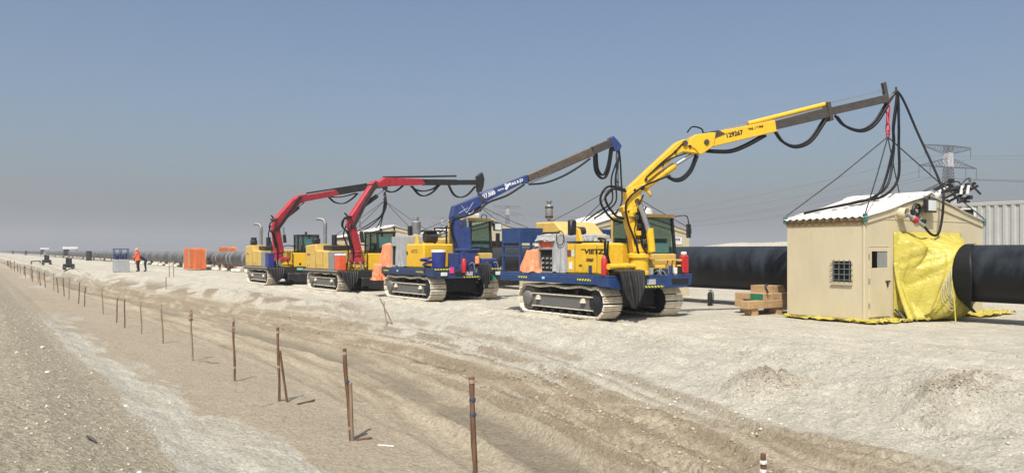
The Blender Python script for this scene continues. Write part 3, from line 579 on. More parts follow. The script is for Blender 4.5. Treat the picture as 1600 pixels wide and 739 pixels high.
# ------------------------------------------------------------------ welding huts
def wall(p0,udir,w,h_of_u,holes,t=.05):
    """upright panel with real openings: holes = (u0,u1,z0,z1)"""
    us=sorted({0,w,w/2,*[h[0] for h in holes],*[h[1] for h in holes]}); mb=MB()
    zs=sorted({0,*[h[2] for h in holes],*[h[3] for h in holes]}|{min(h_of_u(0),h_of_u(w))})
    P=lambda u,z:(p0[0]+udir[0]*u,p0[1]+udir[1]*u,p0[2]+z)
    for a,b in zip(us,us[1:]):
        for c,d in zip(zs,zs[1:]):
            if any(h[0]<=a and b<=h[1] and h[2]<=c and d<=h[3] for h in holes): continue
            mb.add([P(a,c),P(b,c),P(b,d),P(a,d)],[(0,1,2,3)])
        zt=zs[-1]; za,zb=h_of_u(a),h_of_u(b)
        if za>zt+1e-4 or zb>zt+1e-4:
            q=[P(a,zt),P(b,zt)]+([P(b,zb)] if zb>zt+1e-4 else [])+([P(a,za)] if za>zt+1e-4 else [])
            mb.add(q,[tuple(range(len(q)))])
    return mb
HX0,HX1,HD,EV,RG=18.0,23.7,2.2,2.56,3.2; HXC=(HX0+HX1)/2
def hut(yg,label,detail):
    z0=gz(HXC,yg+1)-.02 if not detail else 0.0
    h=empty('welding_hut',(HXC,yg+HD/2,z0),label,'hut','welding huts over the pipe' if False else None)
    slope=lambda u: EV+(RG-EV)*(1-abs(u-(HX1-HX0)/2)/((HX1-HX0)/2))
    pw=pz(yg); PO=(1.24,4.5,.0,2.24)
    holes=[PO]+([(.14,1.06,.12,1.88)] if detail else [])
    part('gable_wall',wall((HX0,yg,z0+.02),(1,0),HX1-HX0,slope,holes),CREAM,h,solid=.04)
    part('gable_wall',wall((HX0,yg+HD,z0+.02),(1,0),HX1-HX0,slope,[(1.6,4.1,.0,2.1)]),CREAM,h,solid=.04)
    part('side_wall',wall((HX0+.022,yg+.022,z0+.02),(0,1),HD-.044,lambda u:EV,[(.32,.86,.98,1.50)] if detail else []),CREAM,h,solid=.038)
    part('side_wall',wall((HX1-.022,yg+.022,z0+.02),(0,1),HD-.044,lambda u:EV,[]),CREAM,h,solid=.038)
    # corrugated roof, one sheet each side
    for s in (-1,1):
        def fn(u,v,s=s):
            xx=v*((HX1-HX0)/2+.10); zz=RG+.05-(RG-EV)*xx/((HX1-HX0)/2); yy=yg-.10+u*(HD+.2)
            return (HXC+s*xx,yy,z0+zz+.020*math.sin(yy*2*math.pi/.2)+.012*math.sin(3*xx+yy))
        part('roof_sheet',MB().grid(fn,90,9),ROOFW,h,solid=.006)
        for k in range(11):
            yy=yg+.02+k*.21; part('sheet_end',MB().box(HXC+s*2.855,HXC+s*2.90,yy,yy+.10,z0+EV-.045,z0+EV+.02),BROWNT,h)
        part('eave_strip',MB().cbox(HXC+s*2.862-.012,HXC+s*2.862+.012,yg-.04,yg+HD+.04,z0+EV-.14,z0+EV-.05,.004),BROWNT,h)
        mb=MB().prism([(-.05,-.02),(2.9,-.66),(2.9,-.80),(-.05,-.22)] if s>0 else [(.05,-.02),(-2.9,-.66),(-2.9,-.80),(.05,-.22)],.03,((HXC,yg-.037,z0+RG+.03),(1,0,0),(0,0,1),(0,1,0)))
        part('barge_board',mb,CREAM,h)
    part('ridge_cap',MB().prism([(-.22,-.06),(0,.03),(.22,-.06),(.22,-.03),(0,.065),(-.22,-.03)],HD+.24,((HXC,yg+HD/2,z0+RG+.07),(1,0,0),(0,0,1),(0,1,0))),ROOFW,h)
    for x in (HX0-.03,HX1+.03):
        for y in (yg-.05,yg+HD+.05): part('lifting_bracket',MB().cbox(x-.05,x+.05,y-.045,y+.045,z0+EV-.08,z0+EV+.12,.01),TEAL,h)
    for y in (yg-.024,): part('corner_post',MB().cbox(HX0-.024,HX0+.03,y-.004,y+.05,z0+.03,z0+EV-.08,.008),CREAM,h)
    return h,z0
def _seams(h,yg):
    for x in (HX0+1.16,HX0+4.56): part('panel_joint',MB().cbox(x-.014,x+.014,yg-.032,yg-.021,.05,2.5,.002),CREAM,h)
    part('panel_joint',MB().cbox(HX0+.04,HX1-.04,yg-.031,yg-.021,EV-.005,EV+.02,.002),CREAM,h)
    part('base_rail',MB().cbox(HX0-.03,HX0+.0,yg-.0,yg+HD,.02,.10,.006),BROWNT,h)
hut1,_=hut(11.4,'cream panel welding hut with a wire-mesh side window and door beside yellow sheeting',True)
yg=11.4; _seams(hut1,yg)
# door
d=part('door',MB().cbox(HX0+.15,HX0+1.05,yg-.045,yg-.002,.14,1.35,.008).cbox(HX0+.15,HX0+.26,yg-.045,yg-.002,1.352,1.86,.006).cbox(HX0+.95,HX0+1.05,yg-.045,yg-.002,1.352,1.86,.006).cbox(HX0+.262,HX0+.948,yg-.045,yg-.002,1.76,1.86,.006),CREAM,hut1)
part('pane',MB().box(HX0+.52,HX0+.95,yg-.03,yg-.02,1.352,1.76),STEELG,d,label='dull grey pane filling half of the door window')
part('handle',MB().box(HX0+.84,HX0+1.02,yg-.075,yg-.047,1.0,1.03).box(HX0+.90,HX0+.94,yg-.07,yg-.047,.88,1.0),BLACK,d)
for z in (.4,1.0,1.6): part('hinge',MB().cyl((HX0+.14,yg-.055,z),(HX0+.14,yg-.055,z+.1),.016,8),STEELG,d)
part('door_frame',MB().cbox(HX0+.11,HX0+.138,yg-.035,yg-.022,.1,1.9,.004).cbox(HX0+1.064,HX0+1.10,yg-.035,yg-.022,.1,1.9,.004).cbox(HX0+.139,HX0+1.063,yg-.035,yg-.022,1.87,1.9,.004),CREAM,hut1)
# side window with mesh bars
w=part('window',MB().box(HX0-.012,HX0+.0,yg+.32,yg+.88,.97,1.0).box(HX0-.012,HX0,yg+.32,yg+.88,1.52,1.55).box(HX0-.012,HX0,yg+.31,yg+.335,1.0,1.52).box(HX0-.012,HX0,yg+.865,yg+.885,1.0,1.52),CREAM,hut1)
for k in range(4): part('bar',MB().bar((HX0-.016,yg+.38+k*.145,.96),(HX0-.016,yg+.38+k*.145,1.56),.016),SILV,w)
for k in range(4): part('bar',MB().bar((HX0-.03,yg+.28,1.05+k*.135),(HX0-.03,yg+.92,1.05+k*.135),.016),SILV,w)
part('pane',MB().box(HX0+.05,HX0+.056,yg+.34,yg+.87,.99,1.53),GLASS,w)
part('sill_drip',MB().box(HX0-.05,HX0-.0,yg+.30,yg+.90,.93,.958),CREAM,hut1)
# gable fixtures: duct, extractor fan, floodlight, red plug with cable
dx=19.45; dz=2.72
part('duct',MB().tube([(dx,yg+.05,dz),(dx,yg-.26,dz)],.13,20,False),CREAM,hut1,solid=.02)
part('duct_flange',MB().lathe((dx,yg-.022,dz),(0,-1,0),[(.19,0),(.19,.02),(.131,.022)],20),CREAM,hut1)
fx=20.2; fz=2.80
fan=part('extractor_fan',MB().tube([(fx,yg-.02,fz),(fx,yg-.12,fz)],.19,24,False),BLACK,hut1,solid=.02)
part('fan_backing',MB().cyl((fx,yg-.024,fz),(fx,yg-.04,fz),.18,20),BLACK,fan)
part('hub',MB().cyl((fx,yg-.045,fz),(fx,yg-.10,fz),.05,12),STEELG,fan)
for k in range(5):
    a=k*2*math.pi/5; part('blade',MB().add([(fx+.04*math.cos(a),yg-.06,fz+.04*math.sin(a)),(fx+.16*math.cos(a-.25),yg-.05,fz+.16*math.sin(a-.25)),(fx+.16*math.cos(a+.3),yg-.09,fz+.16*math.sin(a+.3)),(fx+.04*math.cos(a+.6),yg-.08,fz+.04*math.sin(a+.6))],[(0,1,2,3)]),BLACK,fan,solid=.004)
lx=20.66; lz=2.95
fl=part('floodlight',MB().cbox(lx-.24,lx+.24,yg-.24,yg-.12,lz-.18,lz+.18,.02),BLACK,hut1)
part('lens',MB().box(lx-.19,lx+.19,yg-.25,yg-.242,lz-.135,lz+.135),LAMPG,fl)
part('lamp_bracket',MB().box(lx-.03,lx+.03,yg-.12,yg-.02,lz-.05,lz-.0),STEELG,fl)
part('junction_box',MB().cbox(lx-.16,lx-.0,yg-.09,yg-.022,lz-.46,lz-.36,.01),BLACK,hut1)
part('conduit',MB().tube(spline([(fx+.1,yg-.05,fz-.2),(fx+.35,yg-.04,fz-.28),(lx-.16,yg-.05,lz-.42)],5),.012,6),RUB,hut1)
plug=part('power_plug',MB().lathe((dx+.02,yg-.22,dz-.01),(.78,-.30,-.50),[(.05,0),(.05,.2),(.08,.21),(.08,.36),(.055,.38),(.05,.6)],14),STEELG,hut1)
part('plug_collar',MB().lathe(Vector((dx+.02,yg-.22,dz-.01))+Vector((.78,-.30,-.50)).normalized()*.225,(.78,-.30,-.50),[(.086,0),(.09,.01),(.09,.11),(.086,.12)],14),REDP,plug,label='red collar of the grey power plug')
# yellow sheeting over the pipe opening
yt=yg-1.02
def ridge(x,y,s,o=3):
    """sharp crease noise, 0..1"""
    return 1-abs(2*float(fbm(np.array(float(x)),np.array(float(y)),s,o))-1)
def tarp(u,v):
    a=2*math.pi*u; ca,sa=math.cos(a),math.sin(a); cx=20.87; czz=1.12; q=max(abs(ca)/1.65,abs(sa)/1.14)
    ox,oz=cx+ca/q,czz+sa/q; px,pzv=PX+ca*(PR+.03),1.21+sa*(PR+.03)
    e=v**.75; bul=math.sin(math.pi*v)**.8; bag_=max(0,-ca)*.35+max(0,-sa)*.4
    x=ox*(1-e)+px*e; z=oz*(1-e)+pzv*e; y=yg-.035-1.02*v**1.15
    w=a*5.2+1.6*math.sin(2.2*a+2*v)+1.8*v
    fo=(.10*(abs(math.sin(w))**.6-.6)+.07*(abs(math.sin(w*1.9+3*v+1))**.6-.6)+.10*(ridge(u*16,v*2.2,91)-.7))*bul+.22*bag_*bul
    sag=-.18*bul*(.35+max(0,-sa))
    ple=.17*bul*(abs(math.sin(x*5.2-1.5*z+.9*math.sin(1.7*z)))**.7-.5)+.09*bul*(abs(math.sin(x*12.5-2.2*z+1.3))**.7-.5)
    fo*=.45; lat=.09*bul*math.sin(x*5.2-1.5*z+1)
    return (x+ca*fo+lat,y-.22*bag_*bul-.35*abs(fo)*bul-ple,max(.03,z+sa*fo*.6+sag))
tp=empty('yellow_tarpaulin',(20.85,yg-.5,0),'bright yellow tarpaulin wrapped round the pipe and tied to the hut opening','tarpaulin')
part('sleeve',MB().grid(tarp,220,40,True,True),YTARP,tp,solid=.004)
def skirt(u,v):
    w=u*21+1.5*math.sin(5*u); f=.10*(abs(math.sin(w+1.2*v))**.6)+.05*abs(math.sin(w*2.3))
    x=19.18+u*(1.35+.2*v); top=1.45-.9*u*u
    return (x+.05*math.sin(w)*v,yg-.06-f*(.3+.9*v)-(.18+.25*math.sin(2.6*u+.4))*v*v,top*(1-v)+.03+.05*v*abs(math.sin(w*.7)))
part('skirt',MB().grid(skirt,110,20),YTARP,tp,solid=.004)
def skirt2(u,v): return (20.9+u*1.5,yg-.09-.22*v+.05*math.sin(u*15),.55*(1-v)+.03+.03*math.sin(u*21)*v)
part('skirt',MB().grid(skirt2,40,8),YTARP,tp,solid=.004)
rp=MB()
for k in range(7):
    a0=2.4+k*.12; rp.tube(spline([(PX-(PR+.05)*math.cos(.3+k*.05),yt+.02*k,1.21+(PR+.05)*math.sin(.3+k*.05)),(PX-PR-.10-.02*k,yt-.05+.03*k,1.15-.08*k),(PX-PR-.05-.03*math.sin(k),yt-.02,.9-.1*k),(PX-PR-.06+.02*k,yt-.06,.62-.03*k)],5),.008,5)
part('tie_rope',rp,mat('pale_rope',(.5,.47,.38),.9),tp)
part('tail_strip',MB().tube([(PX-PR-.02,yt-.02,1.0),(PX-PR-.05,yt-.1,.5),(PX-PR-.03,yt-.12,.03)],.018,5),YTARP,tp)
# black skirt hanging from the pipe end of the sheeting
def flap(u,v):
    a=math.pi*(.5+u); r=PR+.025; w=.28+.32*max(0,math.sin(math.pi*u))**2
    hang=.20*max(0,math.sin(math.pi*(u-.05)))**3*v
    return (PX+r*math.cos(a)*(1 if True else 1),yt-.03-v*w,1.21-0+r*math.sin(a)*-1*(-1)) if False else (PX-r*math.sin(math.pi*u),yt-.03-v*w*.8,1.21+r*math.cos(math.pi*u)-hang*(1 if u>.55 else .2)-(.24*v if u>.8 else .24*v*max(0,(u-.6)/.2)))
single('rubber_collar',MB().grid(flap,40,8),RUB,(PX,yt-.2,0),'black rubber sheet hanging from the pipe beside the yellow tarpaulin','rubber sheet',solid=.012)
# yellow plastic sheet spread under the hut
def sheet(x0,x1,y0,y1,seed):
    nu,nv=44,28; V,U=np.meshgrid(np.linspace(0,1,nv),np.linspace(0,1,nu),indexing='ij'); V=V.ravel();U=U.ravel()
    x=x0+(x1-x0)*U; y=y0+(y1-y0)*V; e=.34*(fbm(U*6+V*3,V*7+seed,seed,3)-.5); k=(1-np.abs(2*fbm(x*4,y*4,seed,3)-1))**3
    z=ground_h(x,y)+.02+.09*k; pts=list(zip((x+e).tolist(),(y+e*1.2).tolist(),z.tolist()))
    return MB().add(pts,[(a*nu+c,a*nu+c+1,(a+1)*nu+c+1,(a+1)*nu+c) for a in range(nv-1) for c in range(nu-1)],True)
sh=empty('plastic_sheet',(18,yg,0),'crumpled yellow plastic sheet spread on the sand under the near hut','plastic sheet')
part('sheet_fold',sheet(17.78,18.25,11.0,13.7,3),YTARP,sh,solid=.004)
part('sheet_fold',sheet(17.95,19.3,10.95,11.38,5),YTARP,sh,solid=.004)
part('sheet_fold',sheet(22.3,24.3,10.7,11.7,8),YTARP,sh,solid=.004)
mbk=MB().grid(lambda u,v:(19.15+.28*u,yg-.12-.30*v+.05*math.sin(9*u),.02+.30*(1-v)*(1-u*.4)),10,8); single('black_bundle',mbk,TARPB,(19.3,yg-.3,0),'small black plastic bundle lying at the foot of the hut door','plastic bundle',solid=.03)
hut2,_=hut(22.6,'cream welding hut with a white notice, standing behind the all-yellow crane carrier',False)
part('notice',MB().box(22.75,23.28,22.575-.012,22.575,2.02,2.30),WHITE,hut2)
letters('notice_text','NOTICE',.10,(22.80,22.56,2.18),(1,0,0),(0,0,1),mat('blue_ink',(.03,.05,.3),.6),hut2,bold=.004)
hut3,_=hut(32.8,'cream welding hut behind the blue carrier with the blue crane',False)
hut4,_=hut(43.7,'cream welding hut behind the ochre carriers with red cranes',False)

# ------------------------------------------------------------------ crane carriers
def frame_of(k):
    b,t=CR[k]['base'],CR[k]['over']; L=math.dist(b,t); u=Vector(((t[0]-b[0])/L,(t[1]-b[1])/L,0)); n=Vector((-u.y,u.x,0))
    return (Vector((b[0],b[1],0)),u,Vector((0,0,1)),n)
def pt(fr,p,n=0): return fr[0]+fr[1]*p[0]+fr[2]*p[1]+fr[3]*n
SHOE_ME=None
def track(root,x0,y0,sag=.05):
    """crawler track: x0 = inner-left edge, y0 = front; every shoe is its own part"""
    global SHOE_ME
    W=.62; r=.37; ya,yb=y0+.42,y0+3.46; zc=.43; pts=[]
    n=26
    for k in range(n): q=k/n; pts.append((ya+(yb-ya)*q,zc-r))
    for k in range(13): a=-math.pi/2+math.pi*k/12; pts.append((yb+r*math.cos(a),zc+r*math.sin(a)))
    for k in range(1,n): q=k/n; pts.append((yb+(ya-yb)*q,zc+r-sag*(.5-.5*math.cos(q*2*math.pi*2.5))*(.4+.6*q)+.02*q))
    for k in range(13): a=math.pi/2+math.pi*k/12; pts.append((ya+r*math.cos(a),zc+.01+r*math.sin(a)))
    P=[Vector((0,a,b)) for a,b in pts]; P.append(P[0]); seg=[(P[i+1]-P[i]).length for i in range(len(P)-1)]; T=sum(seg); N=44; pit=T/N
    if SHOE_ME is None:
        mb=MB().cbox(0,W,-.080,.080,-.014,.018,.006)
        for yy in (-.074,-.010,.050): mb.cbox(.0,W,yy,yy+.022,.016,.052,.006)
        for xx in (.17,.43):
            for yy in (-.045,.018): mb.cbox(xx,xx+.04,yy,yy+.028,.016,.030,.004)
        SHOE_ME=mb.mesh('track_shoe',SHOE)
    for k in range(N):
        d=(k+.5)*pit; i=0
        while d>seg[i]: d-=seg[i]; i+=1
        p=P[i]+(P[i+1]-P[i])*(d/seg[i]); t=(P[i+1]-P[i]).normalized()
        o=bpy.data.objects.new('track_shoe',SHOE_ME); col.objects.link(o); o.parent=root; o.location=Vector((x0,p.y,p.z))-wloc(root)
        o.rotation_euler=(math.atan2(t.z,t.y)+math.pi,0,0)
    fb=part('track_frame',MB().cbox(x0+.10,x0+.52,y0+.62,y0+3.2,.24,.56,.02),GREYS,root)
    part('flange',MB().box(x0+.06,x0+.54,y0+.55,y0+3.25,.562,.585).box(x0+.06,x0+.54,y0+.55,y0+3.25,.215,.236),SHOE,fb)
    for yy in (.85,2.85): part('step',MB().cbox(x0+.02,x0+.10,y0+yy,y0+yy+.18,.40,.45,.01).cyl((x0+.03,y0+yy+.09,.47),(x0+.10,y0+yy+.09,.47),.06,10),SHOE,fb)
    for k in range(7): part('roller',MB().cyl((x0+.09,y0+.75+k*.39,.155),(x0+.53,y0+.75+k*.39,.155),.085,12),CHAS,root)
    for yy in (1.3,2.5): part('carrier_roller',MB().cyl((x0+.14,y0+yy,.67),(x0+.48,y0+yy,.67),.07,12),CHAS,root)
    part('idler',MB().lathe((x0+.08,ya,zc),(1,0,0),[(.1,-.02),(.14,0),(.30,.02),(.33,.04),(.33,.42),(.1,.46)],24),CHAS,root)
    sp=part('sprocket',MB().lathe((x0+.08,yb,zc),(1,0,0),[(.16,-.06),(.2,-.04),(.21,.04),(.32,.05),(.32,.40),(.1,.46)],24),GREYS,root)
def fold_cloth(c,w,d,h,seed,flare=.12,amp=.05,top=.0,openf=False):
    """cloth thrown over a box: top face and four hanging folded sides"""
    mb=MB(); rnd=random.Random(seed); ph=[rnd.uniform(0,6) for _ in range(6)]
    def fn(u,v):
        a=2*math.pi*u; ca,sa=math.cos(a),math.sin(a); q=max(abs(ca),abs(sa)); bx,by=ca/q,sa/q
        if v<.3: k=v/.3; return (c[0]+bx*w/2*k,c[1]+by*d/2*k,c[2]+h+.02*math.sin(5*bx*k+ph[0])+.02*math.sin(6*by*k+ph[1])-top*(bx*k+1)*.5)
        k=(v-.3)/.7; f=1+flare*k+amp*k*(math.sin(a*7+ph[2])+.7*math.sin(a*13+ph[3]+2*k)+.4*math.sin(a*23+ph[4]))
        zz=h*(1-k)+.04*math.sin(a*5+ph[5])*k - top*(bx+1)*.5*(1-k)
        q_=float(fbm(np.array(u*22.+seed),np.array(k*1.6),seed,3)); q2=float(fbm(np.array(u*9.+seed+40),np.array(k*2.+9),seed,3)); cr=.13*amp/.05*k*(abs(q_-.5)*2)
        return (c[0]+bx*w/2*f+ca*cr,c[1]+by*d/2*f+sa*cr*1.0+.07*(q2-.5)*k,c[2]+max(.01,zz+.06*(q2-.5)*k))
    return mb.grid(fn,72,22,True,True)
def bag(root,x,y,z1,z0,w,m=None,yb=None):
    """black sheet gathered over the deck edge and hanging in pleats to a ragged point"""
    def fn(u,v):
        s=2*u-1; nar=1-.30*v-.38*v**4; ph=u*23+2.2*math.sin(3*u)
        zz=z1+.02-(z1-z0)*max(0,v-.12)/.88*(1-.22*abs(s)**1.5+.10*math.sin(7*u))
        if v<.12: yy=y+.30*(1-v/.12); zz=z1+.04*abs(math.sin(ph*.5))
        else: yy=y-.10*(abs(math.sin(ph))**.7)*(.4+v)-.10*math.cos(s*1.5)-.06*math.sin(2.5*v)
        return (x+w*.5*s*nar+.03*math.sin(ph*.8)*v,yy,zz)
    return part('hanging_black_sheet',MB().grid(fn,64,24),TARPB,root,solid=.012)
def cab(root,x0,x1,y0,y1,z0,z1,m,glow=None):
    """operator cab: sill box, pillars, roof and separate panes"""
    c=part('cab',MB().cbox(x0,x1,y0,y1,z0,z0+.42,.03),m,root); zs=z0+.42; p=.07; sl=.12
    pts=[(x0,y0),(x1-p,y0),(x0,y1-p),(x1-p,y1-p)]
    for i,(a,b) in enumerate(pts):
        tb=b+(sl if b==y0 else 0)
        mb=MB().add([(a,b,zs),(a+p,b,zs),(a+p,b+p,zs),(a,b+p,zs),(a,tb,z1),(a+p,tb,z1),(a+p,tb+p,z1),(a,tb+p,z1)],[(0,1,2,3),(4,7,6,5),(0,4,5,1),(1,5,6,2),(2,6,7,3),(3,7,4,0)])
        part('pillar',mb,BLACK if i<2 else m,c)
    part('pillar',MB().cbox(x0+.003,x0+p-.003,(y0+y1)/2+.1,(y0+y1)/2+.16,zs,z1,.008),BLACK,c)
    part('roof',MB().cbox(x0-.03,x1+.03,y0+sl-.06,y1+.03,z1+.001,z1+.09,.03),m,c)
    q=.02
    part('windscreen',MB().add([(x0+p,y0+q,zs),(x1-p,y0+q,zs),(x1-p,y0+q+sl,z1),(x0+p,y0+q+sl,z1)],[(0,1,2,3)]),GLASS,c,solid=.008)
    part('side_pane',MB().box(x0+q,x0+q+.008,y0+p+sl,(y0+y1)/2+.10,zs,z1).box(x0+q,x0+q+.008,(y0+y1)/2+.16,y1-p,zs,z1),GLASS,c)
    part('side_pane',MB().box(x1-q-.008,x1-q,y0+p+sl,y1-p,zs,z1),GLASS,c)
    part('rear_pane',MB().box(x0+p,x1-p,y1-q-.008,y1-q,zs,z1),GLASS,c)
    part('seat',MB().cbox(x0+.25,x1-.25,y0+.55,y0+1.05,zs-.05,zs+.12,.04).cbox(x0+.27,x1-.27,y0+1.0,y0+1.14,zs+.05,zs+.72,.05),SEATM,c)
    part('console',MB().cbox(x0+.3,x1-.3,y0+.14,y0+.28,zs-.02,zs+.22,.03),BLACK,c)
    return c
def hose(root,fr,pts,n=0,r=.035,n2=None,name='hose'):
    N=len(pts); n2=n if n2 is None else n2
    return part(name,MB().tube(spline([pt(fr,p,n+(n2-n)*i/(N-1)) for i,p in enumerate(pts)],6),r,8),RUB,root)
def poly(name,root,fr,pts,w,m,ch=.015): return part(name,MB().prism(pts,w,fr,ch),m,root)
def rod(name,root,fr,a,b,r,m,n=0): return part(name,MB().cyl(pt(fr,a,n),pt(fr,b,n),r,14),m,root)
def pins(root,fr,plist,w,r=.06):
    for p in plist: part('pivot_pin',MB().cyl(pt(fr,p,-w/2-.03),pt(fr,p,w/2+.03),r,14),STEEL,root)

def sling(k,hookp,yg,z0,label):
    r=empty('lifting_sling',hookp,label,'sling','wire slings holding the welding huts' if False else None)
    part('master_link',MB().tube([Vector(hookp)+Vector((.07*math.cos(a),0,.10*math.sin(a)-.02)) for a in [i*2*math.pi/14 for i in range(15)]],.018,6),REDP if k==1 else STEEL,r)
    for x in (HX0-.03,HX1+.03):
        for y in (yg-.05,yg+HD+.05):
            a=Vector(hookp)-Vector((0,0,.1)); b=Vector((x,y,z0+EV+.12)); part('sling_leg',MB().tube([a,a.lerp(b,.5)-Vector((0,0,.05)),b],.016,6),WIRE,r)
    return r
def chain(root,a,b,m):
    a,b=Vector(a),Vector(b); n=3; L=(b-a)/n
    for i in range(n):
        c=a+L*(i+.5); s=L.length*.62; d=Vector((1,0,0)) if i%2 else Vector((0,1,0))
        part('shackle',MB().tube([c+d*(.055*math.cos(q))+Vector((0,0,s*math.sin(q))) for q in [j*2*math.pi/12 for j in range(13)]],.022,6),m,root)

def base_a(X0,Y0,label,second=False):
    """deck, tracks and bodywork shared by the two blue-decked carriers; local x across, y to the rear"""
    r=empty('crane_carrier',(X0+1.4,Y0+1.95,0),label,'crane carrier')
    B=lambda x0,x1,y0,y1,z0,z1,b=.015: MB().cbox(X0+x0,X0+x1,Y0+y0,Y0+y1,z0,z1,b)
    track(r,X0,Y0,.06); track(r,X0+2.18,Y0,.06)
    dk=BLUED if second else BLUE
    part('chassis',B(.70,2.10,.35,3.7,.30,.80,.05),CHAS,r); part('slew_ring',MB().cyl((X0+1.4,Y0+1.9,.80),(X0+1.4,Y0+1.9,.93),.62,28),CHAS,r)
    part('cross_member',B(.3,2.5,.9,1.3,.62,.80),CHAS,r); part('cross_member',B(.3,2.5,2.7,3.1,.62,.80),CHAS,r)
    d=part('deck',B(-.06,2.92,-.20,4.72,1.08,1.155,.01),dk,r)
    part('side_beam',B(-.07,-.01,.35,4.72,.905,1.09,.01),dk,d); part('side_beam',B(2.87,2.93,.35,4.72,.905,1.09,.01),dk,d)
    part('rear_beam',B(-.05,2.91,4.68,4.74,.905,1.08,.01),dk,d)
    part('underframe',B(.25,2.6,.2,4.5,.93,1.078,.02),CHAS,r)
    part('front_plate',MB().prism([(-.06,1.08),(2.92,1.08),(2.85,.86),(2.6,.80),(.3,.80),(.0,.86)],.05,((X0,Y0-.19,0),(1,0,0),(0,0,1),(0,1,0)),.008),dk,d)
    part('corner_gusset',MB().prism([(-.2,1.078),(.36,1.078),(.36,.92),(.1,.87),(-.2,.87)],.05,((X0-.035,Y0,0),(0,1,0),(0,0,1),(1,0,0)),.008),dk,d)
    fp=Y0-.22
    for a,b in ((2.15,2.75),(.85,1.15)): part('aperture_shade',MB().box(X0+a,X0+b,fp-.012,fp+.003,.90,1.04),DARKIN,d)  # dark slabs on the plate stand in for the shade inside two apertures
    part('hazard_strip',MB().box(X0+1.15,X0+1.85,fp-.006,fp+.004,.825,.868),HAZ,d)
    part('hazard_strip',MB().box(X0-.078,X0-.069,Y0+.45,Y0+1.0,1.0,1.05),HAZ,d); part('hazard_strip',MB().box(X0-.078,X0-.069,Y0+3.3,Y0+3.75,1.0,1.05),HAZ,d)
    part('data_plate',MB().box(X0+1.25,X0+1.55,fp-.006,fp+.004,.90,1.04),GREYP,d)
    part('tag_plate',MB().box(X0-.078,X0-.069,Y0+2.45,Y0+2.57,1.0,1.06),PAPER,d)
    if not second: part('tread_plate',MB().box(X0+2.35,X0+2.85,Y0-.1,Y0+.2,.855,.875),HAZ,r)
    return r,B,d

